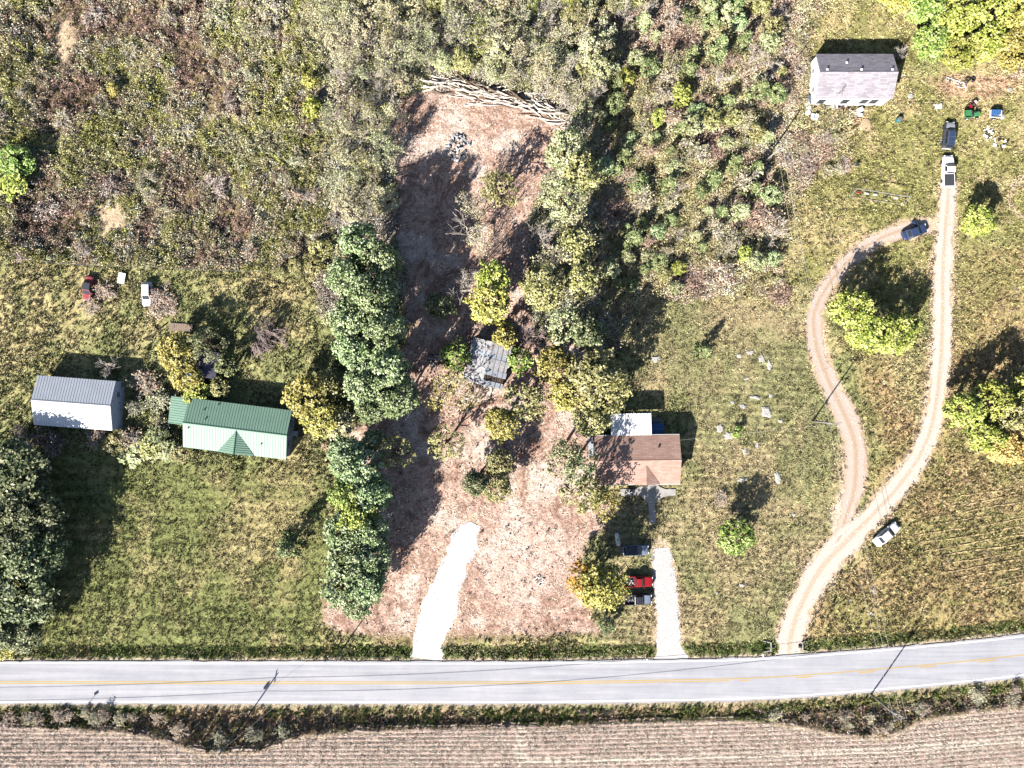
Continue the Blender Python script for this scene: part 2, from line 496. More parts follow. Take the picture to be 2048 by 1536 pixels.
hgt = zf_z(gx, gy, gz) + 0.10 * (streaks(gx, gy) - 0.5) * gz['dirt'] * smooth(0.0, 1.0, gz['gravel_d']) * (np.abs(gz['roadd']) > 4.5)
nx, ny = len(GX), len(GY)
ii = (np.arange(ny - 1)[:, None] * nx + np.arange(nx - 1)[None, :]).ravel()
me = big_mesh('ground', np.stack([gx, gy, hgt], 1), quads=np.stack([ii, ii + 1, ii + nx + 1, ii + nx], 1), smooth_=True)
attr_c(me, 'tint', np.clip(ground_tint(gpx, gpy, gz), 0.005, 0.8))
me.materials.append(ground_mat())
struct(link(bpy.data.objects.new('ground', me)))
del gx, gy, gpx, gpy, gz, hgt

# ------------------------------------------------------------------ road with its paint
RW = np.stack([(ROADC[:, 0] - CX) * S, (CY - ROADC[:, 1]) * S], 1)
RT = np.gradient(RW, axis=0); RT /= np.linalg.norm(RT, axis=1)[:, None]
RN = np.stack([-RT[:, 1], RT[:, 0]], 1)
RS = np.concatenate([[0], np.cumsum(np.linalg.norm(np.diff(RW, axis=0), axis=1))])
HALF = 3.78
def road_z(o):
    return 0.10 - 0.012 * abs(o)
def strip(name, offs, s0, s1, zadd, m, parent=None, ragged=0.0, seed=0):
    ss = np.arange(s0, s1, 1.2) if s1 - s0 > 6 else np.linspace(s0, s1, 4)
    bx = np.interp(ss, RS, RW[:, 0]); by = np.interp(ss, RS, RW[:, 1])
    nxx = np.interp(ss, RS, RN[:, 0]); nyy = np.interp(ss, RS, RN[:, 1])
    vs = []
    for j, o in enumerate(offs):
        oo = np.full(len(ss), o, float)
        if ragged and j in (0, len(offs) - 1):
            oo = oo + (fbm(ss, ss * 0 + j, 2.0, 3, seed) - 0.5) * ragged
        vs.append(np.stack([bx + nxx * oo, by + nyy * oo, np.array([road_z(q) for q in oo]) + zadd], 1))
    n = len(ss); k = len(offs)
    V = np.concatenate(vs)
    a = (np.arange(k - 1)[:, None] * n + np.arange(n - 1)[None, :]).ravel()
    me = big_mesh(name, V, quads=np.stack([a, a + 1, a + n + 1, a + n], 1), smooth_=True)
    me.materials.append(m)
    o = link(bpy.data.objects.new(name, me))
    if parent: o.parent = parent
    return o
def s_at(px):
    return float(np.interp(px, ROADC[:, 0], RS))
def asphalt():
    m, nt, b = _m('weathered_asphalt')
    tc = nt.nodes.new('ShaderNodeTexCoord'); v = tc.outputs['Object']
    mp = nt.nodes.new('ShaderNodeMapping'); mp.inputs['Scale'].default_value = (0.05, 1.3, 1)
    nt.links.new(v, mp.inputs['Vector'])
    streak = _noise(nt, 1.0, 5, 0.6, mp.outputs['Vector'])
    fine = _noise(nt, 9.0, 3, 0.7, v)
    blot = _noise(nt, 0.22, 5, 0.7, v)
    col = _ramp(nt, streak, [(0.3, C(186, 186, 196, 1.75)), (0.7, C(216, 215, 221, 1.75))])
    col = _mix(nt, 'MULTIPLY', 1.0, col, _ramp(nt, fine, [(0.3, (0.9, 0.9, 0.9)), (0.7, (1.08, 1.08, 1.08))]))
    col = _mix(nt, 'MULTIPLY', 1.0, col, _ramp(nt, blot, [(0.35, (0.9, 0.9, 0.92)), (0.65, (1.04, 1.04, 1.04))]))
    vo = nt.nodes.new('ShaderNodeTexNoise'); vo.inputs['Scale'].default_value = 0.9; vo.inputs['Detail'].default_value = 8; vo.inputs['Roughness'].default_value = 0.85
    nt.links.new(v, vo.inputs['Vector'])
    stain = _ramp(nt, vo.outputs['Fac'], [(0.66, (0, 0, 0)), (0.76, (0.7, 0.7, 0.7))])
    col = _mix(nt, 'MIX', stain, col, C(120, 120, 128))
    nt.links.new(col, b.inputs['Base Color'])
    b.inputs['Roughness'].default_value = 0.85; b.inputs['Specular IOR Level'].default_value = 0.25
    _bump(nt, b, fine, 0.4, 0.02)
    return m
def paint(name, c):
    m, nt, b = _m(name)
    tc = nt.nodes.new('ShaderNodeTexCoord')
    f = _noise(nt, 5.0, 6, 0.8, tc.outputs['Object'])
    col = _ramp(nt, f, [(0.30, tuple(x * 0.62 for x in c)), (0.46, c)])
    nt.links.new(col, b.inputs['Base Color']); b.inputs['Roughness'].default_value = 0.8
    return m
M_WHITE_LINE = paint('worn_white_paint', (0.72, 0.72, 0.72))
M_YELLOW_LINE = paint('worn_yellow_paint', C(245, 205, 110))
road = struct(strip('road', [-HALF, -3.2, -1.7, -0.6, 0, 0.6, 1.7, 3.2, HALF], s_at(-4200), s_at(5400), 0.0, asphalt(), ragged=0.35, seed=3))
A0, A1 = s_at(-1500), s_at(3400)
strip('edge_line', [3.28, 3.48], A0, A1, 0.006, M_WHITE_LINE, road)
strip('edge_line', [-3.48, -3.28], A0, A1, 0.006, M_WHITE_LINE, road)
strip('centre_line', [0.09, 0.25], A0, A1, 0.006, M_YELLOW_LINE, road)
strip('centre_line', [-0.25, -0.09], A0, s_at(1465), 0.006, M_YELLOW_LINE, road)
for px0, px1 in ((1478, 1500), (1591, 1624), (1717, 1750), (1839, 1871), (1955, 1988), (2075, 2105), (2190, 2220)):
    strip('centre_dash', [-0.28, -0.10], s_at(px0), s_at(px1), 0.006, M_YELLOW_LINE, road)

# ------------------------------------------------------------------ gravel and dirt ways
def way(name, pts, m, crown=0.03, seed=0, rag=0.9, ruts=0.0):
    c = catmull(pts, 6)
    w = np.stack([(c[:, 0] - CX) * S, (CY - c[:, 1]) * S], 1)
    t = np.gradient(w, axis=0); t /= np.linalg.norm(t, axis=1)[:, None] + 1e-9
    nn = np.stack([-t[:, 1], t[:, 0]], 1)
    s = np.concatenate([[0], np.cumsum(np.linalg.norm(np.diff(w, axis=0), axis=1))])
    k = 13
    us = np.linspace(-1, 1, k)
    V = []; U = []
    for j, u in enumerate(us):
        side = 0 if u < 0 else 1
        e = (fbm(s, s * 0 + 7 * side, 1.5, 4, seed + side) - 0.5) * 2 * rag
        off = u * (c[:, 2] * S + e * abs(u) ** 2)
        q = w + nn * off[:, None]
        lift = crown * (1 - abs(u) ** 4) + 0.006
        V.append([q[:, 0], q[:, 1], lift]); U.append(np.full(len(s), u))
    X = np.concatenate([v[0] for v in V]); Y = np.concatenate([v[1] for v in V]); L = np.concatenate([np.full(len(s), v[2]) for v in V])
    U = np.concatenate(U)
    zz = zf(X, Y) + 0.012 + L - ruts * (np.exp(-((np.abs(U) - 0.5) / 0.16) ** 2))
    n = len(s)
    a = (np.arange(k - 1)[:, None] * n + np.arange(n - 1)[None, :]).ravel()
    me = big_mesh(name, np.stack([X, Y, zz], 1), quads=np.stack([a, a + n, a + n + 1, a + 1], 1), smooth_=True)
    attr_f(me, 'across', np.abs(U))
    me.materials.append(m)
    return struct(link(bpy.data.objects.new(name, me)))
def way_mat(name, body, worn, dark, mid_grass=0.0):
    m, nt, b = _m(name)
    tc = nt.nodes.new('ShaderNodeTexCoord'); v = tc.outputs['Object']
    n1 = _noise(nt, 4.5, 5, 0.8, v); n2 = _noise(nt, 0.7, 4, 0.65, v)
    col = _ramp(nt, n1, [(0.3, dark), (0.46, body), (0.7, worn)])
    col = _mix(nt, 'MIX', _ramp(nt, n2, [(0.42, (0, 0, 0)), (0.66, (0.65,) * 3)]), col, body)
    at = nt.nodes.new('ShaderNodeAttribute'); at.attribute_name = 'across'
    if mid_grass:
        g = _ramp(nt, at.outputs['Fac'], [(0.10, (mid_grass,) * 3), (0.32, (0, 0, 0)), (0.72, (0, 0, 0)), (1.0, (mid_grass * 0.9,) * 3)])
        g = _mix(nt, 'MULTIPLY', 1.0, g, _ramp(nt, n1, [(0.38, (0, 0, 0)), (0.56, (1, 1, 1))]))
        col = _mix(nt, 'MIX', g, col, CV(172, 142, 112))
    nt.links.new(col, b.inputs['Base Color'])
    b.inputs['Roughness'].default_value = 0.95; b.inputs['Specular IOR Level'].default_value = 0.1
    _bump(nt, b, n1, 0.8, 0.10)
    return m
M_LIME = way_mat('crushed_limestone', C(228, 223, 222, 1.75), C(248, 246, 246, 1.6), C(160, 150, 148, 1.75))
M_LANE = way_mat('limestone_and_clay', C(230, 214, 200, 1.55), C(250, 242, 234, 1.55), C(186, 158, 136, 1.55), 0.75)
M_LANE2 = way_mat('thin_gravel_and_clay', C(218, 198, 184, 1.6), C(240, 228, 220, 1.6), C(170, 142, 124, 1.6), 0.9)
M_NEWGR = way_mat('fresh_white_gravel', C(236, 233, 235, 1.7), C(252, 252, 252, 1.5), C(160, 152, 152, 1.7))
way('dirt_track', TRACK2, M_LANE2, 0.01, 5, 1.1, 0.02)
way('gravel_lane', TRACK, M_LANE, 0.03, 9, 1.0, 0.03)
way('driveway', DRIVE, M_LIME, 0.03, 13, 0.7)
way('gravel_strip', GRAVEL, M_NEWGR, 0.05, 17, 1.3)

# ------------------------------------------------------------------ harvested field with its rows
def crop_field():
    xs = np.concatenate([[-900, -300, -160], np.arange(-110, 110.1, 0.7), [160, 300, 900]])
    vv = np.concatenate([np.arange(-0.3, 19, 0.19), [22, 30, 60, 150]])
    X, Vv = np.meshgrid(xs, vv)
    px = X / S + CX
    fe = np.interp(px, [p[0] for p in FIELD_EDGE], [p[1] for p in FIELD_EDGE])
    fe_far = np.interp(px, [-5000, 0, 1100, 1500, 1800, 2048, 2600, 9000], [1456, 1456, 1452, 1442, 1432, 1411, 1335, 400])
    w = np.clip(Vv / 7.0, 0, 1)
    ye = (CY - (fe * (1 - w) + fe_far * w)) * S
    Y = ye - Vv - (fbm(X, X * 0, 3, 3, 77) - 0.5) * 1.2 * (Vv < 0.6)
    rowv = (CY - fe_far) * S - Y
    rowv = rowv + 0.15 * (fbm(X, Y, 6, 2, 79) - 0.5)
    amp = 0.5 + 0.5 * smooth(0.3, 0.55, fbm(X, Y, 12, 2, 78))
    Z = -0.07 + 0.07 * np.sin(rowv * 2 * np.pi / 0.76) * amp + 0.09 * (fbm(X, Y, 0.9, 3, 80) - 0.5)
    Z = np.where(Vv < 0.2, -0.32, Z)
    n = len(xs)
    a = (np.arange(len(vv) - 1)[:, None] * n + np.arange(n - 1)[None, :]).ravel()
    me = big_mesh('crop_field', np.stack([X.ravel(), Y.ravel(), Z.ravel()], 1), quads=np.stack([a, a + n, a + n + 1, a + 1], 1), smooth_=True)
    attr_f(me, 'row', (0.5 + 0.5 * np.sin(rowv * 2 * np.pi / 0.76 + 0.8)).ravel())
    seam = np.exp(-((px - 1040 - 14 * (fbm(X, Y, 2, 2, 81) - 0.5)) / 7) ** 2)
    swath = np.exp(-(((CY - fe_far) * S - Y - 6.6 + 0.8 * fbm(X, X * 0, 12, 2, 82)) / 0.5) ** 2) * (px > 1040)
    attr_f(me, 'pale', np.clip(seam * 0.8 + swath * 0.8, 0, 1).ravel())
    m, nt, b = _m('stubble_soil')
    tc = nt.nodes.new('ShaderNodeTexCoord'); v = tc.outputs['Object']
    n1 = _noise(nt, 3.0, 5, 0.8, v)
    mp = nt.nodes.new('ShaderNodeMapping'); mp.inputs['Scale'].default_value = (0.12, 1.0, 1)
    nt.links.new(v, mp.inputs['Vector'])
    n2 = _noise(nt, 0.6, 4, 0.6, mp.outputs['Vector'])
    ar = nt.nodes.new('ShaderNodeAttribute'); ar.attribute_name = 'row'
    ap = nt.nodes.new('ShaderNodeAttribute'); ap.attribute_name = 'pale'
    col = _ramp(nt, n1, [(0.3, CV(140, 120, 110)), (0.5, CV(190, 170, 158)), (0.7, CV(232, 216, 204))])
    col = _mix(nt, 'MULTIPLY', 1.0, col, _ramp(nt, ar.outputs['Fac'], [(0.1, (0.62, 0.6, 0.6)), (0.9, (1.16, 1.16, 1.16))]))
    col = _mix(nt, 'MULTIPLY', 1.0, col, _ramp(nt, n2, [(0.3, (0.84, 0.82, 0.82)), (0.7, (1.12, 1.12, 1.12))]))
    col = _mix(nt, 'MIX', ap.outputs['Fac'], col, CV(228, 212, 196))
    nt.links.new(col, b.inputs['Base Color'])
    b.inputs['Roughness'].default_value = 0.95; b.inputs['Specular IOR Level'].default_value = 0.05
    _bump(nt, b, n1, 0.8, 0.12)
    me.materials.append(m)
    struct(link(bpy.data.objects.new('crop_field', me)))
crop_field()

# ------------------------------------------------------------------ scattered ground cover
PROTO = bpy.data.collections.new('scatter_plants')
M_PLANT = scatter_mat('plant_blades')
def leaf_quads(c, n, t, L, W, fold=0.12):
    """diamond leaves: centres, normals, axis hints, lengths, widths"""
    n = n / (np.linalg.norm(n, axis=1)[:, None] + 1e-9)
    t = t - n * np.sum(n * t, 1)[:, None]
    t = t / (np.linalg.norm(t, axis=1)[:, None] + 1e-9)
    b = np.cross(n, t)
    L = L[:, None]; W = W[:, None]
    v = np.stack([c - t * L * 0.5 - n * L * fold, c + b * W * 0.5, c + t * L * 0.5 - n * L * fold, c - b * W * 0.5], 1)
    return v.reshape(-1, 3)
def quads_mesh(name, v, var, m):
    q = np.arange(len(v)).reshape(-1, 4)
    me = big_mesh(name, v, quads=q)
    attr_f(me, 'var', np.repeat(var, 4))
    me.materials.append(m)
    return me
def tuft_mesh(name, rng, n, rad, h, bl, bw, up):
    """a clump of n blades or leaves filling a low dome"""
    a = rng.uniform(0, 2 * np.pi, n); r = rad * np.sqrt(rng.uniform(0, 1, n))
    z = h * rng.uniform(0.12, 1.0, n) * (1 - 0.5 * (r / rad) ** 2)
    c = np.stack([r * np.cos(a), r * np.sin(a), z], 1)
    nn = rng.normal(0, 1, (n, 3)); nn[:, 2] = np.abs(nn[:, 2]) * (1.5 - up) + 0.2
    t = np.stack([np.cos(a) * 0.6, np.sin(a) * 0.6, np.full(n, up)], 1) + rng.normal(0, 0.35, (n, 3))
    v = leaf_quads(c, nn, t, bl * rng.uniform(0.6, 1.3, n), bw * rng.uniform(0.7, 1.3, n))
    return quads_mesh(name, v, rng.uniform(0, 1, n), M_PLANT)
def stalks_mesh(name, rng, n, rad, h, bw):
    """upright dry stalks with seed heads"""
    a = rng.uniform(0, 2 * np.pi, n); r = rad * np.sqrt(rng.uniform(0, 1, n)) * 0.5
    c0 = np.stack([r * np.cos(a), r * np.sin(a), np.zeros(n)], 1)
    lean = rng.normal(0, 0.28, (n, 2)) * h
    hh = h * rng.uniform(0.6, 1.1, n)
    c1 = c0 + np.stack([lean[:, 0], lean[:, 1], hh], 1)
    mid = (c0 + c1) / 2
    ax = c1 - c0
    side = np.stack([-np.sin(a), np.cos(a), np.zeros(n)], 1)
    L = np.linalg.norm(ax, axis=1)
    v1 = leaf_quads(mid, np.cross(ax, side), ax, L, np.full(n, bw), 0.0)
    nl = n * 3
    k = rng.integers(0, n, nl); f = rng.uniform(0.35, 1.02, nl)
    cc = c0[k] + ax[k] * f[:, None] + rng.normal(0, 0.09, (nl, 3))
    nn = rng.normal(0, 1, (nl, 3)); nn[:, 2] = np.abs(nn[:, 2]) + 0.3
    v2 = leaf_quads(cc, nn, rng.normal(0, 1, (nl, 3)), rng.uniform(0.12, 0.34, nl), rng.uniform(0.07, 0.17, nl))
    var = np.concatenate([rng.uniform(0.4, 1, n), rng.uniform(0, 1, nl)])
    return quads_mesh(name, np.concatenate([v1, v2]), var, M_PLANT)
rngp = np.random.default_rng(7)
def proto_col(name, meshes):
    c = bpy.data.collections.new(name)
    for i, me in enumerate(meshes):
        c.objects.link(bpy.data.objects.new('%s_%02d' % (name, i), me))
    return c
PC_GRASS = proto_col('grass_tuft', [tuft_mesh('grass_tuft', rngp, 12, 0.30, 0.24, 0.30, 0.12, 0.75) for _ in range(4)])
PC_WEED = proto_col('weed_plant', [tuft_mesh('weed_plant', rngp, 34, 0.50, 1.0, 0.34, 0.15, 0.5) for _ in range(3)] + [stalks_mesh('weed_stalk', rngp, 12, 0.7, 1.15, 0.05) for _ in range(3)])
PC_BRIAR = proto_col('briar', [stalks_mesh('briar', rngp, 16, 1.0, 1.5, 0.05) for _ in range(3)] + [tuft_mesh('briar_leaf', rngp, 40, 0.75, 1.0, 0.36, 0.17, 0.3) for _ in range(2)])
PC_VERGE = proto_col('verge_plant', [tuft_mesh('verge_plant', rngp, 22, 0.42, 0.55, 0.36, 0.13, 0.7) for _ in range(4)])
PC_STRAW = proto_col('straw', [tuft_mesh('straw', rngp, 7, 0.25, 0.12, 0.30, 0.05, 0.1) for _ in range(4)])
def clod_mesh(name, rng):
    n = 7
    v = [(0.5 * math.cos(2 * math.pi * k / n) * rng.uniform(0.7, 1.1), 0.5 * math.sin(2 * math.pi * k / n) * rng.uniform(0.7, 1.1), 0.02) for k in range(n)]
    v += [(p[0] * 0.55, p[1] * 0.55, 0.32 * rng.uniform(0.7, 1.2)) for p in v] + [(0, 0, 0.4)]
    f = []
    for k in range(n):
        k2 = (k + 1) % n
        f += [(k, k2, n + k2), (k, n + k2, n + k), (n + k, n + k2, 2 * n)]
    me = big_mesh(name, np.array(v), tris=np.array(f))
    attr_f(me, 'var', rng.uniform(0.3, 0.9, len(v)))
    me.materials.append(M_PLANT)
    return me
PC_CLOD = proto_col('soil_clod', [clod_mesh('soil_clod', rngp) for _ in range(4)])

def gn_group(coll):
    ng = bpy.data.node_groups.new('scatter_' + coll.name, 'GeometryNodeTree')
    ng.interface.new_socket('Geometry', in_out='INPUT', socket_type='NodeSocketGeometry')
    ng.interface.new_socket('Geometry', in_out='OUTPUT', socket_type='NodeSocketGeometry')
    N = ng.nodes
    gi, go = N.new('NodeGroupInput'), N.new('NodeGroupOutput')
    ci = N.new('GeometryNodeCollectionInfo')
    ci.inputs['Collection'].default_value = coll
    ci.inputs['Separate Children'].default_value = True
    ci.inputs['Reset Children'].default_value = True
    ip = N.new('GeometryNodeInstanceOnPoints')
    ip.inputs['Pick Instance'].default_value = True
    def named(name, t):
        n = N.new('GeometryNodeInputNamedAttribute'); n.data_type = t; n.inputs['Name'].default_value = name
        return n.outputs['Attribute']
    cx = N.new('ShaderNodeCombineXYZ')
    Lk = ng.links.new
    Lk(named('rot', 'FLOAT'), cx.inputs['Z'])
    Lk(gi.outputs[0], ip.inputs['Points'])
    Lk(ci.outputs[0], ip.inputs['Instance'])
    Lk(named('pick', 'INT'), ip.inputs['Instance Index'])
    Lk(cx.outputs[0], ip.inputs['Rotation'])
    Lk(named('scl', 'FLOAT_VECTOR'), ip.inputs['Scale'])
    Lk(ip.outputs[0], go.inputs[0])
    return ng
GN = {}
def scatter(name, label, cat, x, y, z, size, tall, tint, coll, seed):
    rng = np.random.default_rng(seed)
    n = len(x)
    me = bpy.data.meshes.new(name)
    me.vertices.add(n)
    me.vertices.foreach_set('co', np.stack([x, y, z], 1).astype(np.float32).ravel())
    attr_f(me, 'rot', rng.uniform(0, 2 * np.pi, n))
    attr_i(me, 'pick', rng.integers(0, len(coll.objects), n))
    a = me.attributes.new('scl', 'FLOAT_VECTOR', 'POINT')
    a.data.foreach_set('vector', np.stack([size, size, size * tall], 1).astype(np.float32).ravel())
    attr_c(me, 'tint', np.clip(tint, 0.004, 0.75))
    me.materials.append(M_PLANT)
    o = link(bpy.data.objects.new(name, me))
    if coll.name not in GN:
        GN[coll.name] = gn_group(coll)
    md = o.modifiers.new('scatter', 'NODES'); md.node_group = GN[coll.name]
    return tag(o, label, cat, kind='stuff')
def rnd_pts(n, x0, x1, y0, y1, rng):
    return rng.uniform(x0, x1, n), rng.uniform(y0, y1, n)
def pal(rng, n, cols, w=None):
    cols = np.array([CV(*c) for c in cols])
    k = rng.choice(len(cols), n, p=w)
    return cols[k] * rng.uniform(0.75, 1.3, n)[:, None]
def blend_pal(u, cols):
    """palette by a smooth field u in 0..1"""
    cols = np.array([CV(*c) for c in cols])
    f = np.clip(u, 0, 0.9999) * (len(cols) - 1); i = f.astype(int); t = (f - i)[:, None]
    return cols[i] * (1 - t) + cols[np.minimum(i + 1, len(cols) - 1)] * t
FOOT = []    # footprints of houses, cars and slabs kept free of plants: (x, y, half length, half width, angle)
def free_of(x, y, pad=0.0):
    ok = np.ones(len(x), bool)
    for fx, fy, a, b, th in FOOT:
        c, s = math.cos(th), math.sin(th)
        u = (x - fx) * c + (y - fy) * s; v = -(x - fx) * s + (y - fy) * c
        ok &= ~((np.abs(u) < a + pad) & (np.abs(v) < b + pad))
    return ok
def keep(px, py, z, ok, *extra):
    return [q[ok] for q in (px, py) + extra], {k: v[ok] for k, v in z.items()}

def do_scatter():
    # tall weeds of the abandoned field
    rng = np.random.default_rng(101)
    px, py = rnd_pts(30000, -110, 690, -90, 560, rng)
    z = zone_fields(px, py)
    bare = np.minimum(np.hypot((px - 128) / 24, (py - 85) / 60), np.hypot((px - 222) / 42, (py - 440) / 40))
    x, y = (px - CX) * S, (CY - py) * S
    u = fbm(x, y, 7, 4, 201)
    ok = (z['brush'] > 0.5) & (bare > 0.9 + 0.4 * rng.uniform(-1, 1, len(px))) & (rng.uniform(0, 1, len(px)) < 0.35 + 0.9 * smooth(0.3, 0.5, u)) & free_of(x, y)
    px, py, x, y, u = px[ok], py[ok], x[ok], y[ok], u[ok]
    n = len(px)
    v = fbm(x, y, 3.2, 3, 203)
    t = blend_pal(np.clip((u - 0.5) * 3.0 + 0.5 + rng.normal(0, 0.16, n), 0, 1), [(168, 140, 128), (206, 188, 160), (226, 210, 176), (186, 178, 118), (172, 176, 96), (214, 204, 160)])
    t *= np.clip(np.exp(rng.normal(0.1, 0.34, n)), 0.4, 2.2)[:, None]
    low = smooth(0.42, 0.3, v)
    size = rng.uniform(0.65, 1.15, n) * (1 - 0.35 * low)
    tall = rng.uniform(0.7, 1.35, n) * (0.75 + 0.6 * smooth(0.3, 0.7, v)) * np.where(px < 110, 1.35, 1.0)
    scatter('tall_weeds', 'tall dry tan and olive weeds covering the abandoned field at upper left', 'weeds', x, y, zf(x, y) - 0.03, size, tall, t, PC_WEED, 11)

    # undergrowth of the thicket
    rng = np.random.default_rng(102)
    px, py = rnd_pts(36000, 630, 1700, -90, 800, rng)
    z = zone_fields(px, py)
    x, y = (px - CX) * S, (CY - py) * S
    inth = np.maximum(z['thick'], z['scrub'] * 0.9)
    ok = (inth > 0.5) & (z['dirt'] < 0.35) & (rng.uniform(0, 1, len(px)) < 0.75) & free_of(x, y)
    px, py, x, y = px[ok], py[ok], x[ok], y[ok]
    n = len(px)
    u = fbm(x, y, 6, 4, 211)
    west = smooth(1240, 1140, px)
    t1 = blend_pal(np.clip((u - 0.5) * 3 + 0.5 + rng.normal(0, 0.18, n), 0, 1), [(196, 178, 166), (222, 208, 188), (206, 200, 160), (176, 178, 116), (212, 206, 172)])
    t2 = blend_pal(np.clip((u - 0.5) * 3 + 0.5 + rng.normal(0, 0.18, n), 0, 1), [(178, 150, 136), (214, 194, 170), (204, 188, 146), (160, 158, 106), (206, 188, 148)])
    t = t1 * west[:, None] + t2 * (1 - west)[:, None]
    t *= np.clip(np.exp(rng.normal(0.1, 0.34, n)), 0.4, 2.2)[:, None]
    scatter('undergrowth', 'dry brown brambles and grass between the trees of the thicket', 'undergrowth', x, y, zf(x, y) - 0.03, rng.uniform(0.6, 1.15, n), rng.uniform(0.45, 1.1, n), t, PC_BRIAR, 12)

    # lawn and meadow grass
    rng = np.random.default_rng(103)
    px, py = rnd_pts(190000, -110, 2160, -90, 1345, rng)
    z = zone_fields(px, py)
    x, y = (px - CX) * S, (CY - py) * S
    way_d = np.minimum(np.minimum(z['track_d'], z['track2_d']), np.minimum(z['drive_d'], z['gravel_d']))
    dens = 0.85 * np.ones(len(px))
    dens *= (1 - z['dirt']) ** 1.0 + 0.03
    dens *= np.where((z['brush'] > 0.5) | (z['thick'] > 0.55), 0.10, 1.0)
    dens *= smooth(-0.35, 0.7, way_d)
    d, _ = d_line(px, py, [(1672, 1100, 9), (1668, 1040, 10), (1690, 990, 9)]); dens *= smooth(2, 16, d)
    dens *= 0.45 + 0.8 * smooth(0.3, 0.6, fbm(x, y, 5, 3, 221))
    dens = np.where(z['roadd'] > -3.95, 0, dens)
    ok = (rng.uniform(0, 1, len(px)) < dens) & free_of(x, y)
    px, py, x, y = px[ok], py[ok], x[ok], y[ok]
    zz = {k: v[ok] for k, v in z.items()}
    n = len(px)
    t = ground_tint(px, py, zz) * np.clip(np.exp(rng.normal(0.06, 0.34, n)), 0.4, 2.4)[:, None]
    mown = np.clip(zz['centre'] + zz['lawn'], 0, 1)
    size = rng.uniform(0.6, 1.25, n)
    tall = rng.uniform(0.7, 1.5, n) * (1.15 - 0.45 * mown)
    scatter('grass', 'short mown and dry grass of the lawns and meadow', 'grass', x, y, zf_z(x, y, zz) - 0.02, size, tall, t, PC_GRASS, 13)

    # coarser tufts and small weeds in the unmown parts
    rng = np.random.default_rng(104)
    px, py = rnd_pts(26000, -110, 2160, 0, 1320, rng)
    z = zone_fields(px, py)
    x, y = (px - CX) * S, (CY - py) * S
    way_d = np.minimum(np.minimum(z['track_d'], z['track2_d']), np.minimum(z['drive_d'], z['gravel_d']))
    rough = np.clip(z['yard'] * 0.5 + z['right'] * 0.35 + z['scrub'] * 0.8, 0, 1)
    for cx0, cy0, rx0, ry0, w0 in ((215, 575, 110, 45, 1.0), (320, 800, 90, 70, 1.0), (120, 780, 160, 90, 0.35), (470, 740, 60, 60, 0.7), (655, 850, 40, 70, 0.9), (650, 700, 30, 60, 0.7), (480, 905, 150, 18, 0.9), (1660, 280, 110, 40, 0.9), (30, 560, 60, 60, 0.4), (1120, 1290, 110, 25, 0.8), (1690, 220, 60, 20, 0.5), (1700, 395, 70, 18, 0.6)):
        rough = np.maximum(rough, w0 * smooth(1.2, 0.5, np.hypot((px - cx0) / rx0, (py - cy0) / ry0)))
    rough *= np.where((z['brush'] > 0.5) | (z['thick'] > 0.6) | (z['roadd'] > -4.3), 0, 1) * smooth(0.1, 1.0, way_d)
    ok = (rng.uniform(0, 1, len(px)) < rough * 0.8) & free_of(x, y, 0.2)
    px, py, x, y = px[ok], py[ok], x[ok], y[ok]
    n = len(px)
    u = fbm(x, y, 5, 3, 231)
    t = blend_pal(np.clip((u - 0.5) * 3 + 0.5 + rng.normal(0, 0.2, n), 0, 1), [(196, 170, 150), (206, 190, 146), (166, 160, 96), (150, 160, 84), (206, 196, 150)]) * rng.uniform(0.75, 1.3, n)[:, None]
    scatter('rough_grass', 'uneven tussocks and weeds in the unmown yard corners', 'weeds', x, y, zf(x, y) - 0.02, rng.uniform(0.5, 1.0, n), rng.uniform(0.5, 1.1, n), t, PC_VERGE, 14)

    # road verges and ditch
    rng = np.random.default_rng(105)
    px, py = rnd_pts(34000, -110, 2160, 1200, 1515, rng)
    z = zone_fields(px, py)
    x, y = (px - CX) * S, (CY - py) * S
    r = z['roadd']
    way_d = np.minimum(np.minimum(z['track_d'], z['track2_d']), np.minimum(z['drive_d'], z['gravel_d']))
    north = (r < -4.15) & (r > -6.4) & (way_d > 0.35) & ~((px > 1340) & (px < 1545) & (r > -5.0))
    south = (r > 4.25) & (z['fieldd'] < 0.1)
    ok = (north & (rng.uniform(0, 1, len(px)) < 0.75)) | (south & (rng.uniform(0, 1, len(px)) < 0.9))
    px, py, x, y, r, fd = px[ok], py[ok], x[ok], y[ok], r[ok], z['fieldd'][ok]
    n = len(px)
    u = fbm(x, y, 4, 3, 241)
    dry = smooth(0.45, 0.62, fbm(x, y, 9, 3, 242)) * (r > 0)
    dry = np.maximum(dry, ((r > 6.2) & (((px > 250) & (px < 620)) | (px > 1560))) * 0.85)
    t = blend_pal(np.clip((u - 0.5) * 3 + 0.55 + rng.normal(0, 0.2, n), 0, 1), [(170, 158, 112), (134, 140, 82), (112, 132, 70), (150, 168, 100), (186, 178, 130)])
    td = pal(rng, n, [(196, 168, 152), (214, 196, 172), (160, 132, 118), (184, 166, 118)])
    t = np.where((rng.uniform(0, 1, n) < dry)[:, None], td, t) * rng.uniform(0.75, 1.3, n)[:, None]
    tall = np.where(r > 0, rng.uniform(0.8, 2.0, n), rng.uniform(0.5, 1.1, n)) * np.where(np.abs(r) < 4.8, 0.5, 1.0)
    size = rng.uniform(0.6, 1.1, n) * np.where(np.abs(r) < 4.8, 0.6, 1.0)
    scatter('verge_weeds', 'green and brown weeds growing in the ditches along the road', 'weeds', x, y, zf(x, y) - 0.03, size, tall, t, PC_VERGE, 15)

    # straw on the field
    rng = np.random.default_rng(106)
    px, py = rnd_pts(34000, -110, 2160, 1400, 1600, rng)
    fe = np.interp(px, [p[0] for p in FIELD_EDGE], [p[1] for p in FIELD_EDGE])
    ok = (py - fe) > 6
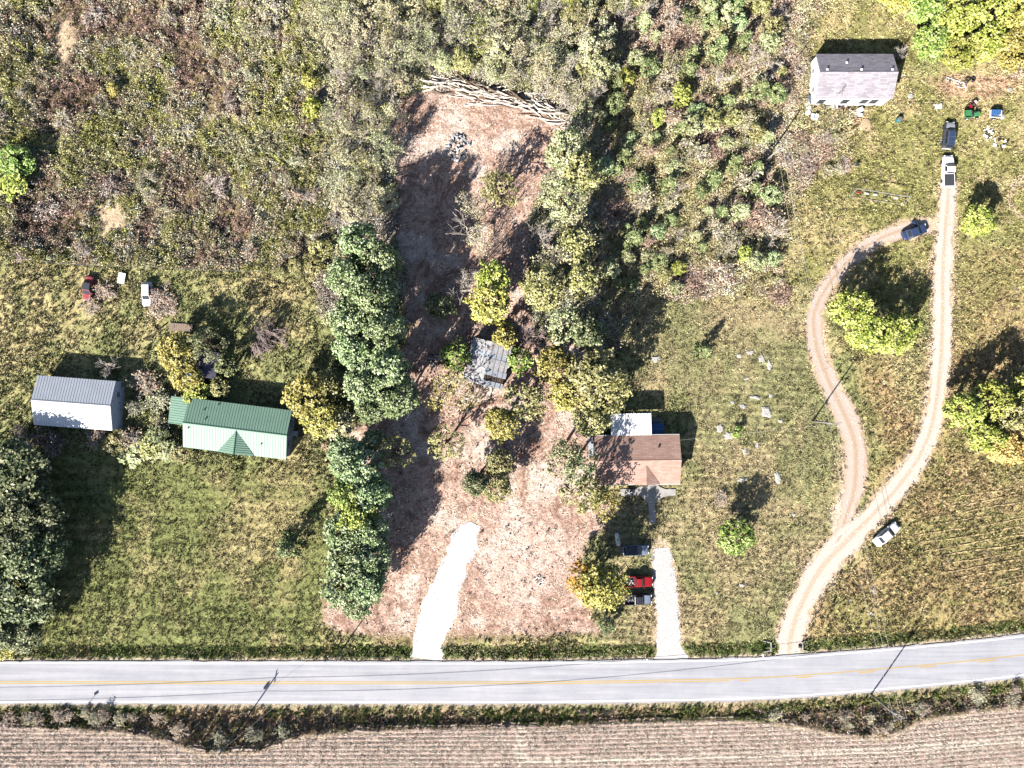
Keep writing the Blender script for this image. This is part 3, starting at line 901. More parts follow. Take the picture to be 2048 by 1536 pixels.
    px, py = px[ok], py[ok]; x, y = (px - CX) * S, (CY - py) * S
    fe_far = np.interp(px, [-5000, 0, 1100, 1500, 1800, 2048, 2600, 9000], [1456, 1456, 1452, 1442, 1432, 1411, 1335, 400])
    v = (py - fe_far) * S
    y = y + (v - np.round(v / 0.76) * 0.76) * 0.6
    n = len(x)
    t = pal(rng, n, [(232, 214, 196), (214, 190, 172), (178, 152, 138), (240, 228, 208)])
    scatter('stubble', 'pale straw and stubble left in rows on the harvested field', 'stubble', x, y, np.full(n, -0.06), rng.uniform(0.7, 1.5, n), rng.uniform(0.8, 1.6, n), t, PC_STRAW, 16)

    # clods and chips on the cleared soil
    rng = np.random.default_rng(107)
    px, py = rnd_pts(26000, 640, 1250, 150, 1300, rng)
    z = zone_fields(px, py)
    ok = (z['dirt'] > 0.6) & (z['gravel_d'] > -0.3) & (rng.uniform(0, 1, len(px)) < 0.12)
    px, py = px[ok], py[ok]; x, y = (px - CX) * S, (CY - py) * S
    n = len(x)
    t = pal(rng, n, [(200, 170, 156), (180, 148, 134), (214, 190, 178), (160, 128, 114)])
    scatter('soil_clods', 'brown clods and chips lying on the bulldozed soil', 'soil', x, y, zf(x, y) - 0.02, rng.uniform(0.12, 0.5, n) ** 1.2, rng.uniform(0.6, 1.4, n), t, PC_CLOD, 17)
    rng = np.random.default_rng(108)
    px, py = rnd_pts(9000, 640, 1250, 150, 1300, rng)
    z = zone_fields(px, py)
    ok = (z['dirt'] > 0.6) & (z['gravel_d'] > -0.2)
    px, py = px[ok], py[ok]; x, y = (px - CX) * S, (CY - py) * S
    n = len(x)
    t = pal(rng, n, [(224, 196, 180), (190, 160, 146), (236, 214, 200), (170, 140, 126)])
    scatter('wood_litter', 'scattered twigs and bark strewn over the cleared soil', 'litter', x, y, zf(x, y), rng.uniform(0.8, 2.2, n), rng.uniform(0.3, 0.8, n), t, PC_STRAW, 18)
    # stones of the gravel ways
    rng = np.random.default_rng(109)
    px, py = rnd_pts(60000, 800, 1960, 360, 1330, rng)
    z = zone_fields(px, py)
    way_d = np.minimum(z['track_d'], np.minimum(z['drive_d'], z['gravel_d']))
    ok = ((way_d < 0.35) & (z['roadd'] < -3.9)) & (rng.uniform(0, 1, len(px)) < 0.8)
    ok |= (z['track2_d'] < 0.2) & (rng.uniform(0, 1, len(px)) < 0.12)
    px, py = px[ok], py[ok]; x, y = (px - CX) * S, (CY - py) * S
    n = len(x)
    t = pal(rng, n, [(250, 246, 246), (232, 226, 222), (206, 196, 190), (170, 158, 152)])
    scatter('gravel', 'loose white limestone gravel on the driveways and lane', 'gravel', x, y, zf(x, y) + 0.0, rng.uniform(0.08, 0.26, n), rng.uniform(0.6, 1.2, n), t, PC_CLOD, 19)
# ------------------------------------------------------------------ trees
LM = {
    'maple': leaf_mat('maple_leaves', [(82, 104, 64), (134, 156, 100), (184, 202, 146), (220, 228, 188)]),
    'lime': leaf_mat('lime_leaves', [(98, 112, 46), (150, 162, 70), (196, 200, 100), (222, 220, 146)]),
    'yellowgreen': leaf_mat('yellow_green_leaves', [(104, 102, 48), (156, 148, 72), (200, 188, 104), (226, 214, 150)]),
    'olive': leaf_mat('olive_leaves', [(96, 98, 54), (146, 144, 86), (188, 182, 124), (214, 206, 160)]),
    'dark': leaf_mat('dark_leaves', [(58, 74, 48), (96, 108, 70), (142, 150, 104), (196, 196, 160)]),
    'bright': leaf_mat('bright_leaves', [(80, 108, 46), (126, 152, 70), (176, 196, 104), (210, 220, 152)]),
    'yellow': leaf_mat('yellow_leaves', [(120, 116, 56), (176, 166, 80), (220, 206, 116), (236, 226, 160)]),
    'orange': leaf_mat('orange_leaves', [(96, 88, 36), (178, 134, 52), (220, 186, 84), (196, 112, 70)]),
    'gold': leaf_mat('gold_leaves', [(170, 128, 66), (216, 176, 96), (240, 214, 140), (226, 186, 120)]),
    'pale': leaf_mat('pale_leaves', [(150, 142, 104), (196, 188, 146), (226, 218, 184), (214, 208, 150)]),
    'cedar': leaf_mat('cedar_needles', [(66, 84, 52), (106, 122, 76), (156, 166, 110), (190, 194, 146)]),
    'sage': leaf_mat('sage_leaves', [(112, 122, 84), (156, 164, 114), (198, 200, 150), (216, 212, 176)]),
    'purple': leaf_mat('purple_twigs', [(96, 76, 80), (148, 122, 122), (188, 164, 158), (208, 188, 176)]),
    'russet': leaf_mat('russet_leaves', [(120, 84, 72), (170, 134, 112), (204, 176, 150), (222, 200, 170)]),
}
BARK = mat('brown_bark', C(150, 128, 110), 0.9, 0.3, 6.0, 0.05)
BARK_PALE = mat('pale_bark', CV(212, 200, 188), 0.9, 0.25, 6.0, 0.03)
BARK_PURPLE = mat('purple_grey_bark', CV(176, 156, 154), 0.9, 0.25, 6.0, 0.03)

def seg_tubes(segs, name, m, n=4):
    """many tapered limbs in one mesh: (p0, p1, r0, r1)"""
    p0 = np.array([s[0] for s in segs], float); p1 = np.array([s[1] for s in segs], float)
    r0 = np.array([s[2] for s in segs]); r1 = np.array([s[3] for s in segs])
    d = p1 - p0; d /= np.linalg.norm(d, axis=1)[:, None] + 1e-9
    ref = np.where((np.abs(d[:, 2]) > 0.9)[:, None], np.array([[1.0, 0, 0]]), np.array([[0, 0, 1.0]]))
    u = np.cross(d, ref); u /= np.linalg.norm(u, axis=1)[:, None] + 1e-9
    w = np.cross(d, u)
    V = []
    for p, r in ((p0, r0), (p1, r1)):
        for k in range(n):
            a = 2 * math.pi * k / n
            V.append(p + (u * math.cos(a) + w * math.sin(a)) * r[:, None])
    V = np.stack(V, 1)                       # segs, 2n, 3
    base = np.arange(len(segs))[:, None, None] * 2 * n
    q = np.array([[k, (k + 1) % n, n + (k + 1) % n, n + k] for k in range(n)])[None]
    me = big_mesh(name, V.reshape(-1, 3), quads=(base + q).reshape(-1, 4), smooth_=True)
    me.materials.append(m)
    return me
def limb(segs, rng, a, b, r0, r1, k=3, bend=0.12):
    a = np.array(a, float); b = np.array(b, float)
    L = np.linalg.norm(b - a)
    prev = a
    for i in range(1, k + 1):
        f = i / k
        p = a + (b - a) * f + (rng.normal(0, bend * L * 0.35, 3) if i < k else 0)
        segs.append((prev, p, r0 + (r1 - r0) * (f - 1 / k), r0 + (r1 - r0) * f))
        prev = p
def leafy(seed, Rr, h, nclump, per, leaf, form='round', base=0.22, spread=0.26):
    rng = np.random.default_rng(seed)
    zc, hz = h * (base + (1 - base) * 0.48), h * (1 - base) * 0.52
    lobes = rng.normal(0, 1, (7, 3)); lobes[:, 2] *= 0.6; lobes /= np.linalg.norm(lobes, axis=1)[:, None]
    lw = rng.uniform(-0.28, 0.22, 7)
    cen = []
    while len(cen) < nclump:
        d = rng.normal(0, 1, 3); d /= np.linalg.norm(d)
        if d[2] < -0.55: continue
        k = 1 + np.sum(lw * np.clip(lobes @ d, 0, 1) ** 3)
        rr = k * (rng.uniform(0.25, 1.0) ** 0.45)
        if form == 'cone':
            zz = rng.uniform(0, 1) ** 1.3
            a = rng.uniform(0, 2 * np.pi); q = (1 - zz) ** 0.8 * rng.uniform(0.45, 1.0)
            cen.append((Rr * q * math.cos(a), Rr * q * math.sin(a), h * (base + (1 - base) * zz * 0.97))); continue
        cen.append((d[0] * Rr * rr * 0.86, d[1] * Rr * rr * 0.86, zc + d[2] * hz * rr * 0.9))
    cen = np.array(cen)
    n = nclump * per
    ci = np.repeat(np.arange(nclump), per)
    cr = Rr * spread * rng.uniform(0.65, 1.25, nclump)
    off = rng.normal(0, 1, (n, 3)); off /= np.linalg.norm(off, axis=1)[:, None]
    off *= (rng.uniform(0, 1, n) ** 0.4)[:, None]
    off[:, 2] *= 0.62
    c = cen[ci] + off * cr[ci][:, None]
    out = c - np.array([0, 0, zc * 0.8]); out /= np.linalg.norm(out, axis=1)[:, None] + 1e-9
    nn = out * 0.45 + np.array([0, 0, 0.55]) + off * 0.35 + rng.normal(0, 0.42, (n, 3))
    t = rng.normal(0, 1, (n, 3)) + out * 0.7
    v = leaf_quads(c, nn, t, leaf * rng.uniform(0.65, 1.3, n), leaf * 0.72 * rng.uniform(0.7, 1.25, n))
    cv = rng.uniform(0.25, 0.75, nclump)
    var = np.clip(cv[ci] + rng.normal(0, 0.18, n), 0, 1)
    crown = quads_mesh('crown', v, var, LM['maple'])
    segs = []
    top = zc + hz * 0.35
    tr = 0.026 * h + 0.03
    limb(segs, rng, (0, 0, -0.2), (rng.normal(0, 0.03 * h), rng.normal(0, 0.03 * h), top), tr, tr * 0.35, 4, 0.08)
    for i in rng.choice(nclump, min(nclump, 16 if Rr > 3 else 8), replace=False):
        f = rng.uniform(0.25, 0.75)
        limb(segs, rng, (0, 0, top * f), cen[i], tr * 0.42 * (1.1 - f), tr * 0.10, 3, 0.18)
    trunk = seg_tubes(segs, 'trunk', BARK, 6)
    return trunk, crown
def bare(seed, Rr, h, leaves=0, leaf=0.3, droop=0.0, multi=1, dens=1.0):
    """leafless or thinly leaved tree: a mass of fine twigs"""
    rng = np.random.default_rng(seed)
    segs, tips = [], []
    def grow(p, d, L, r, lev):
        q = p + d * L
        q[2] -= droop * L * 0.35 * lev
        mid = (p + q) / 2 + rng.normal(0, 0.06 * L, 3)
        segs.append((p, mid, r, r * 0.8)); segs.append((mid, q, r * 0.8, r * 0.55))
        if lev >= 4:
            tips.append(q); return
        for _ in range(int(round((4, 4, 4, 3)[lev] * dens))):
            dd = d + rng.normal(0, 0.52, 3) + np.array([0, 0, 0.12 - droop * 0.35])
            dd /= np.linalg.norm(dd)
            f = rng.uniform(0.35, 1.0)
            grow(p + (q - p) * f, dd, L * rng.uniform(0.55, 0.85), max(0.024, r * 0.5), lev + 1)
    for k in range(multi):
        a = rng.uniform(0, 2 * np.pi)
        lean = 0.12 if multi == 1 else 0.45
        d = np.array([math.cos(a) * lean, math.sin(a) * lean, 1.0]); d /= np.linalg.norm(d)
        grow(np.array([0.0, 0, -0.1]), d, h * 0.36, (0.017 * h + 0.03) / (1 if multi == 1 else 1.4), 0)
    P0 = np.concatenate([np.array([s[0] for s in segs]), np.array([s[1] for s in segs])])
    sx = Rr / (np.percentile(np.hypot(P0[:, 0], P0[:, 1]), 97) + 1e-6); sz = h / (P0[:, 2].max() + 1e-6)
    sc = np.array([sx, sx, sz])
    segs = [(s[0] * sc, s[1] * sc, s[2], s[3]) for s in segs]
    big = [s for s in segs if s[2] > 0.045]; fine = [s for s in segs if s[2] <= 0.045]
    trunk = seg_tubes(big, 'trunk', BARK_PALE, 5)
    if leaves:
        tp = np.array(tips) * sc
        k = rng.integers(0, len(tp), leaves)
        c = tp[k] + rng.normal(0, 0.16 + 0.03 * Rr, (leaves, 3))
        nn = rng.normal(0, 0.5, (leaves, 3)) + np.array([0, 0, 0.8])
        v = leaf_quads(c, nn, rng.normal(0, 1, (leaves, 3)), leaf * rng.uniform(0.6, 1.3, leaves), leaf * 0.65 * rng.uniform(0.7, 1.2, leaves))
        crown = quads_mesh('crown', v, rng.uniform(0, 1, leaves), LM['pale'])
        trunk = seg_tubes(segs, 'trunk', BARK_PALE, 3)
    else:
        crown = seg_tubes([(s[0], s[1], max(s[2], 0.032), max(s[3], 0.02)) for s in fine], 'crown', BARK_PALE, 3)
    return trunk, crown
PT = {   # prototypes: list of (trunk, crown), nominal radius, nominal height
    'L': ([leafy(300 + i, 6.0, 15, 150, 32, 0.58, spread=0.19) for i in range(3)], 6.0, 15.0),
    'M': ([leafy(320 + i, 4.0, 9.5, 110, 24, 0.44, base=0.18, spread=0.19) for i in range(4)], 4.0, 9.5),
    'S': ([leafy(340 + i, 2.2, 5.0, 54, 18, 0.36, base=0.10, spread=0.24) for i in range(4)], 2.2, 5.0),
    'X': ([leafy(360 + i, 1.2, 2.2, 22, 18, 0.28, base=0.02, spread=0.34) for i in range(3)], 1.2, 2.2),
    'C': ([leafy(380 + i, 1.8, 6.0, 60, 20, 0.32, 'cone', 0.03, 0.26) for i in range(3)], 1.8, 6.0),
    'T': ([leafy(400 + i, 4.0, 10, 70, 15, 0.38, base=0.28, spread=0.17) for i in range(4)], 4.0, 10.0),     # thin crowns
    'B': ([bare(420 + i, 3.4, 7.5) for i in range(3)], 3.4, 7.5),
    'P': ([bare(440 + i, 3.0, 6.5, 620, 0.30) for i in range(4)], 3.0, 6.5),                                    # pale, half bare
    'W': ([bare(460 + i, 3.6, 4.2, 0, 0.3, 0.9, 4) for i in range(2)], 3.6, 4.2),                                # weeping, bare
    'H': ([bare(470 + i, 1.6, 2.4, 260, 0.26, 0.3, 5, 0.75) for i in range(3)], 1.6, 2.4),                       # twiggy shrub
}
rtree = random.Random(5)
def tree(kind, px, py, rpx, h, leafc, label, group=None, name='tree', cat='tree', bark=None, squash=1.0):
    """a tree whose crown is seen at (px, py) with radius rpx photo pixels and total height h"""
    protos, r0, h0 = PT[kind]
    hm = h * 0.58
    x, y = P(px, py, hm)
    r = rpx * S * (1 - hm / HCAM)
    tk, cr = protos[rtree.randrange(len(protos))]
    e = thing(name, label, cat, (x, y, z1(x, y)), rtree.uniform(0, 6.28), group)
    sc = (r / r0 * 1.0, r / r0 * squash, h / h0)
    for nm, me_, m_ in (('trunk', tk, bark), ('crown', cr, LM[leafc] if leafc in LM else leafc)):
        o = bpy.data.objects.new(nm, me_)
        link(o); o.parent = e
        o.scale = sc
        if m_ is not None:
            o.material_slots[0].link = 'OBJECT'; o.material_slots[0].material = m_
    return e
def where(a, b, poly):
    xs = [p[0] for p in poly]; ys = [p[1] for p in poly]
    v = ('upper', 'middle', 'lower')[min(2, max(0, int(3 * (b - max(-20, min(ys))) / (max(ys) - max(-20, min(ys))))))]
    h = ('left', 'centre', 'right')[min(2, max(0, int(3 * (a - min(xs)) / (max(xs) - min(xs)))))]
    return v + ' ' + h
HUE = {'pale': 'straw pale', 'sage': 'grey-green', 'olive': 'olive', 'lime': 'lime green', 'cedar': 'dark green', 'maple': 'deep green', 'russet': 'russet', 'purple': 'mauve', 'dark': 'dark'}
ORD = ['first', 'second', 'third', 'fourth', 'fifth', 'sixth', 'seventh', 'eighth', 'ninth', 'tenth', 'eleventh', 'twelfth', 'thirteenth', 'fourteenth']

def plant_trees():
    # tall row beside the clearing
    row = [(722, 490, 46, 16), (768, 520, 40, 17), (700, 558, 44, 16), (748, 590, 52, 18), (706, 640, 46, 16), (768, 655, 46, 17), (712, 700, 44, 15), (770, 728, 50, 16), (738, 770, 48, 15), (792, 790, 48, 14), (744, 812, 38, 13)]
    for i, (a, b, r, h) in enumerate(row):
        tree('L', a, b, r * 1.08, h, 'maple', 'tall blue-green broadleaf tree, %s from the top of the row left of the cleared strip' % ORD[i], 'tall trees between the green-roofed house and the clearing')
    row = [(690, 915, 46, 11, 'maple'), (722, 942, 48, 12, 'maple'), (742, 985, 40, 12, 'maple'), (698, 985, 44, 12, 'bright'), (716, 1030, 46, 12, 'lime'), (690, 1062, 46, 12, 'maple'), (742, 1062, 40, 12, 'maple'), (700, 1118, 50, 13, 'maple'), (748, 1110, 38, 12, 'maple'), (690, 1172, 48, 12, 'maple'), (738, 1168, 44, 12, 'maple'), (716, 1206, 34, 10, 'maple')]
    for i, (a, b, r, h, c) in enumerate(row):
        tree('M' if i % 2 else 'L', a, b, r * 1.05, h, c, '%s tree, %s from the top of the row along the left lawn edge' % ({'maple': 'dense green', 'bright': 'bright green', 'lime': 'yellowish green'}[c], ORD[i]), 'trees along the right edge of the left lawn')
    # big dark trees at the left edge
    for i, (a, b, r, h) in enumerate([(28, 950, 84, 11), (70, 1030, 66, 12), (6, 1060, 88, 13), (66, 1112, 62, 12), (40, 1185, 78, 12), (-20, 1240, 84, 12), (50, 1262, 50, 8), (-50, 1120, 90, 13)]):
        tree('L', a, b, r, h, 'dark', 'large dark olive tree, %s from the top of the clump at the left edge' % ORD[i], 'dark trees at the left edge above the road')
    tree('M', 10, 1290, 34, 3.5, 'yellowgreen', 'low yellow-green bush at the left edge just above the road', name='bush', cat='bush')
    tree('W', 52, 892, 46, 4.0, BARK_PURPLE, 'dark purple bare shrub left of the grey metal barn', name='shrub', cat='shrub', bark=BARK_PURPLE)
    tree('H', 100, 892, 26, 2.6, 'purple', 'small mauve twiggy shrub below the grey metal barn', name='shrub', cat='shrub', bark=BARK_PURPLE)
    # around the barn and the green-roofed house
    tree('M', 352, 705, 40, 8.0, 'yellow', 'bright yellow tree above the green roof, left of the dark shed', squash=1.2)
    tree('M', 372, 752, 36, 6.5, 'yellow', 'yellow tree against the left side of the dark shed')
    tree('S', 395, 790, 34, 4.2, 'lime', 'green and yellow bush at the top left corner of the green roof', name='bush', cat='bush')
    tree('S', 440, 775, 24, 3.4, 'olive', 'olive bush below the dark shed', name='bush', cat='bush')
    tree('T', 420, 690, 42, 9.0, 'dark', 'thin dark tree standing over the dark shed')
    tree('S', 455, 730, 26, 6.0, 'cedar', 'dark green tree to the right of the dark shed')
    tree('W', 528, 668, 50, 4.6, BARK_PURPLE, 'round leafless mauve weeping tree on the grass above the green roof', bark=BARK_PURPLE)
    tree('M', 612, 790, 52, 8.5, 'yellowgreen', 'yellow-green tree over the right end of the green roof')
    tree('M', 640, 832, 46, 7.5, 'yellowgreen', 'yellow-green tree beside the right end wall of the green-roofed house')
    tree('S', 655, 770, 34, 7.0, 'olive', 'olive tree between the yellow-green trees and the tall row')
    tree('S', 680, 850, 36, 5.0, 'pale', 'pale dry tree below the tall row')
    tree('X', 655, 893, 12, 1.3, 'russet', 'small dark red bush on the lawn right of the green-roofed house', name='bush', cat='bush')
    tree('X', 272, 905, 34, 2.2, 'sage', 'loose shrub below the gap between barn and green-roofed house', name='shrub', cat='shrub')
    for i, (a, b, r, c) in enumerate([(195, 880, 26, 'russet'), (232, 886, 30, 'olive'), (258, 872, 28, 'russet'), (300, 892, 32, 'olive'), (335, 900, 30, 'sage'), (362, 908, 24, 'olive'), (312, 868, 26, 'dark')]):
        tree('H' if c == 'russet' else 'S', a, b, r, 2.6, c, 'tangled shrub, %s from the left in the hedge below barn and green roof' % ORD[i], 'shrubs below the barn and the green roof', name='shrub', cat='shrub')
    for i, (a, b, r, c) in enumerate([(290, 770, 30, 'russet'), (310, 810, 34, 'sage'), (275, 810, 24, 'dark'), (320, 845, 24, 'olive'), (250, 765, 20, 'olive')]):
        tree('H', a, b, r, 2.4, c, 'brushy shrub, %s in the gap between the barn and the green roof' % ORD[i], 'shrubs between the barn and the green roof', name='shrub', cat='shrub')
    tree('B', 215, 738, 26, 4.0, BARK_PALE, 'small leafless pale sapling in the shadow behind the barn')
    for i, (a, b, r) in enumerate([(200, 585, 26), (178, 610, 20), (325, 590, 28), (318, 622, 24), (338, 610, 22)]):
        tree('H', a, b, r, 1.5, 'russet', ('reddish brown bramble around the red wrecked car' if i < 2 else 'reddish brown bramble beside the white parked wreck'), 'brambles at the red wreck' if i < 2 else 'brambles at the white wreck', name='bramble', cat='bramble')
    tree('C', 572, 1098, 30, 7.5, 'cedar', 'small dark conifer standing alone on the left lawn')
    # in and around the cleared lot
    spec = [
        ('T', 790, 905, 44, 8, 'olive', 'olive tree beside the shaded soil right of the lawn row'),
        ('S', 745, 880, 30, 6, 'maple', 'small green tree in the gap of the row left of the clearing'),
        ('T', 893, 885, 42, 9, 'olive', 'thin olive tree on the bare soil left of the log pile'),
        ('M', 1000, 925, 34, 8, 'olive', 'upper right olive tree of the trio above the white gravel strip'),
        ('M', 950, 965, 34, 8, 'dark', 'left dark tree of the trio above the white gravel strip'),
        ('M', 992, 972, 36, 8, 'olive', 'lower right dark olive tree of the trio above the white gravel strip'),
        ('M', 1005, 846, 40, 9, 'yellowgreen', 'yellowish tree on the bare soil below the rusty shed'),
        ('T', 1050, 800, 54, 10, 'olive', 'wide thin olive tree right of the rusty shed'),
        ('P', 895, 768, 56, 9, 'yellowgreen', 'half bare tree in front of the rusty shed'),
        ('S', 910, 712, 36, 6, 'bright', 'green tree at the left edge of the rusty shed'),
        ('S', 1042, 722, 30, 6, 'bright', 'bright green tree at the right edge of the rusty shed'),
        ('M', 1112, 732, 46, 10, 'yellowgreen', 'yellow tree right of the rusty shed'),
        ('L', 1192, 762, 70, 13, 'olive', 'large olive-yellow tree above the white porch roof'),
        ('M', 1135, 790, 46, 11, 'yellowgreen', 'yellow-green tree left of the large olive tree'),
        ('M', 1180, 835, 50, 10, 'olive', 'olive tree at the left end of the white porch roof'),
        ('T', 1125, 915, 50, 14, 'sage', 'thin grey-green tree left of the brown-roofed house'),
        ('T', 1158, 930, 44, 13, 'dark', 'dark tree against the left wall of the brown-roofed house'),
        ('T', 1165, 985, 56, 13, 'olive', 'olive tree below left of the brown-roofed house'),
        ('T', 1205, 1005, 44, 11, 'yellowgreen', 'yellowish tree at the front left of the brown-roofed house'),
        ('T', 1125, 650, 48, 13, 'sage', 'thin tall grey-green tree above the yellow tree'),
        ('M', 1175, 665, 42, 13, 'dark', 'tall dark tree at the edge of the shaded lawn'),
        ('B', 1062, 668, 34, 6, BARK_PURPLE, 'leafless grey tree right of the rusty shed'),
        ('S', 1012, 672, 30, 7, 'yellowgreen', 'yellow tree at the upper corner of the rusty shed'),
        ('M', 985, 560, 46, 11, 'lime', 'upper yellow-green tree at the lower end of the cleared strip'),
        ('M', 980, 610, 54, 11, 'yellowgreen', 'lower yellow-green tree at the end of the cleared strip'),
        ('B', 918, 582, 34, 8, BARK_PALE, 'pale leafless tree left of the yellow-green trees'),
        ('B', 940, 555, 26, 8, BARK_PALE, 'small pale leafless tree above the yellow-green trees'),
        ('S', 880, 612, 34, 6, 'dark', 'dark green tree in the shade of the tall row'),
        ('M', 1085, 575, 52, 12, 'olive', 'olive tree right of the cleared strip'),
        ('P', 942, 405, 36, 9, 'pale', 'upper pale half bare tree in the middle of the cleared strip'),
        ('B', 930, 455, 46, 9, BARK_PALE, 'pale leafless tree in the middle of the cleared strip'),
        ('T', 1000, 380, 52, 10, 'olive', 'olive tree in the middle of the cleared strip'),
        ('P', 968, 478, 30, 8, 'pale', 'lower pale half bare tree in the middle of the cleared strip'),
        ('M', 1130, 300, 46, 11, 'sage', 'grey-green tree below the right end of the log pile'),
        ('M', 1165, 345, 48, 12, 'olive', 'olive tree right of the log pile'),
        ('T', 1130, 400, 50, 11, 'sage', 'thin grey-green tree at the right edge of the cleared strip'),
        ('P', 1165, 440, 46, 10, 'pale', 'pale half bare tree at the right edge of the cleared strip'),
        ('M', 1150, 490, 44, 11, 'olive', 'olive tree halfway down the right edge of the cleared strip'),
        ('P', 1120, 530, 46, 10, 'pale', 'pale twiggy tree low on the right edge of the cleared strip'),
        ('M', 1165, 560, 42, 12, 'olive', 'olive tree low on the right edge of the cleared strip'),
        ('B', 1080, 470, 34, 8, BARK_PALE, 'pale leafless sapling right of the shaded soil'),
    ]
    for k, a, b, r, h, c, lab in spec:
        if c in LM: tree(k, a, b, r, h, c, lab)
        else: tree(k, a, b, r, h, c, lab, bark=c)
    # lawn and yards on the right
    tree('M', 1178, 1165, 44, 9, 'orange', 'autumn maple with red lower leaves left of the parked pickups', squash=1.15)
    tree('L', 1202, 1172, 54, 12, 'yellowgreen', 'round yellow and green maple left of the red pickup')
    tree('S', 1215, 1252, 20, 3.4, 'dark', 'small dark tree below the round maple near the road', name='tree')
    tree('M', 1470, 1072, 44, 7.5, 'bright', 'round bright green tree alone on the mown lawn')
    tree('C', 1412, 702, 20, 4.6, 'cedar', 'small round conifer on the mown lawn near the thicket')
    tree('X', 1474, 863, 14, 2.4, 'bright', 'tiny green shrub among white rocks on the lawn', name='shrub', cat='shrub')
    tree('H', 1440, 1000, 18, 1.3, 'russet', 'low brown shrub left of the round tree shadow', name='shrub', cat='shrub')
    for i, (a, b, r, h) in enumerate([(1704, 618, 46, 9.5), (1735, 668, 50, 9), (1790, 668, 46, 9), (1820, 650, 24, 7)]):
        tree('M', a, b, r, h, 'lime', 'lime green tree, %s from the left in the clump between the two tracks' % ORD[i], 'lime trees between the two tracks')
    tree('M', 1958, 440, 42, 6.0, 'lime', 'dark-centred green bush right of the gravel lane', name='bush', cat='bush')
    for i, (a, b, r, h, c) in enumerate([(1930, 822, 42, 9, 'lime'), (1985, 800, 44, 10, 'lime'), (2035, 830, 46, 11, 'olive'), (1970, 870, 44, 8, 'lime'), (2010, 895, 44, 8, 'gold'), (2062, 880, 46, 9, 'gold'), (2070, 790, 50, 12, 'lime')]):
        tree('M', a, b, r, h, c, '%s tree, %s in the clump at the right edge' % ({'lime': 'green', 'olive': 'olive', 'gold': 'golden'}[c], ORD[i]), 'trees at the right edge')
    for i, (a, b, r, h, c) in enumerate([(1850, 10, 50, 7, 'bright'), (1915, 30, 52, 8, 'lime'), (1985, 10, 52, 8, 'lime'), (2050, 30, 56, 8, 'yellowgreen'), (1865, 80, 46, 6, 'bright'), (1920, 105, 44, 6, 'lime'), (1975, 85, 46, 7, 'lime'), (2030, 95, 50, 7, 'yellowgreen'), (1790, -10, 40, 6, 'yellowgreen'), (2080, 110, 40, 6, 'lime')]):
        tree('M', a, b, r, h, c, '%s green tree, %s in the grove above the upper right yard' % ('yellowish' if c != 'bright' else 'fresh', ORD[i]), 'grove in the upper right corner')
    tree('H', 2035, 135, 28, 2.0, 'russet', 'pinkish twiggy shrub below the upper right grove', name='shrub', cat='shrub')
    tree('B', 1800, 105, 18, 3.5, BARK_PALE, 'leafless pale sapling at the corner of the grey-roofed house')
    # weedy field
    tree('M', 30, 325, 40, 5.5, 'bright', 'upper bright green tree at the left edge of the weedy field')
    tree('M', 20, 360, 44, 5.0, 'lime', 'lower bright green tree at the left edge of the weedy field')
    tree('S', 622, 215, 26, 5.0, 'lime', 'yellow-green sapling at the right edge of the weedy field')
    tree('S', 618, 160, 18, 4.0, 'yellowgreen', 'small yellow sapling above the yellow-green sapling')
    tree('S', 225, 178, 16, 2.6, 'yellow', 'small yellow shrub standing in the weedy field', name='shrub', cat='shrub')
    rr = random.Random(77)
    for i in range(44):
        a, b = rr.uniform(-30, 640), rr.uniform(-30, 520)
        if (abs(a - 128) < 40 and abs(b - 85) < 70) or math.hypot(a - 222, b - 440) < 50: continue
        cc = rr.choice(['olive', 'sage', 'russet', 'pale', 'purple', 'olive']); tree('H', a, b, rr.uniform(14, 30), rr.uniform(1.6, 2.8), cc, 'low %s shrub among the weeds, %s of the upper left field' % (HUE[cc], where(a, b, [(0, 0), (650, 520)])), 'shrubs in the weedy field', name='shrub', cat='shrub')
    # hedge line along the lower edge of the weedy field
    for i, (a, b, r) in enumerate([(590, 535, 20), (625, 528, 24), (560, 545, 16), (640, 500, 26)]):
        tree('S', a, b, r, 3.0, 'olive', 'dense bush at the lower right corner of the weedy field', 'bushes at the field corner', name='bush', cat='bush')

    def poisson(poly, n, dmin, rnd, avoid=None):
        xs = [p[0] for p in poly]; ys = [p[1] for p in poly]
        out, tries = [], 0
        while len(out) < n and tries < 20000:
            tries += 1
            a, b = rnd.uniform(min(xs), max(xs)), rnd.uniform(min(ys), max(ys))
            if sd_poly(np.array([a]), np.array([b]), poly)[0] > 0: continue
            if avoid and sd_poly(np.array([a]), np.array([b]), avoid)[0] < 8: continue
            if any((a - q[0]) ** 2 + (b - q[1]) ** 2 < dmin ** 2 for q in out): continue
            out.append((a, b))
        return out
    # pale half bare trees left of and above the clearing
    rr = random.Random(12)
    PB = [(650, -40), (860, -40), (850, 90), (815, 170), (785, 240), (775, 330), (780, 430), (700, 450), (668, 440), (660, 250)]
    for a, b in poisson(PB, 64, 27, rr):
        k = rr.choice(['P', 'P', 'P', 'B', 'P', 'T'])
        c = rr.choice(['pale', 'pale', 'sage', 'pale', 'olive'])
        h = rr.uniform(5.5, 8.5)
        if k == 'B': tree('B', a, b, rr.uniform(24, 34), h, BARK_PALE, 'leafless pale sapling, %s of the thicket left of the clearing' % where(a, b, PB), 'bare saplings left of the clearing')
        else: tree(k, a, b, rr.uniform(24, 36), h, c, '%s half bare tree, %s of the thicket left of the clearing' % (HUE[c], where(a, b, PB)), 'pale trees left of the clearing')
    PC = [(840, -40), (1240, -40), (1225, 120), (1190, 250), (1150, 260), (1120, 170), (1000, 150), (900, 130), (850, 150)]
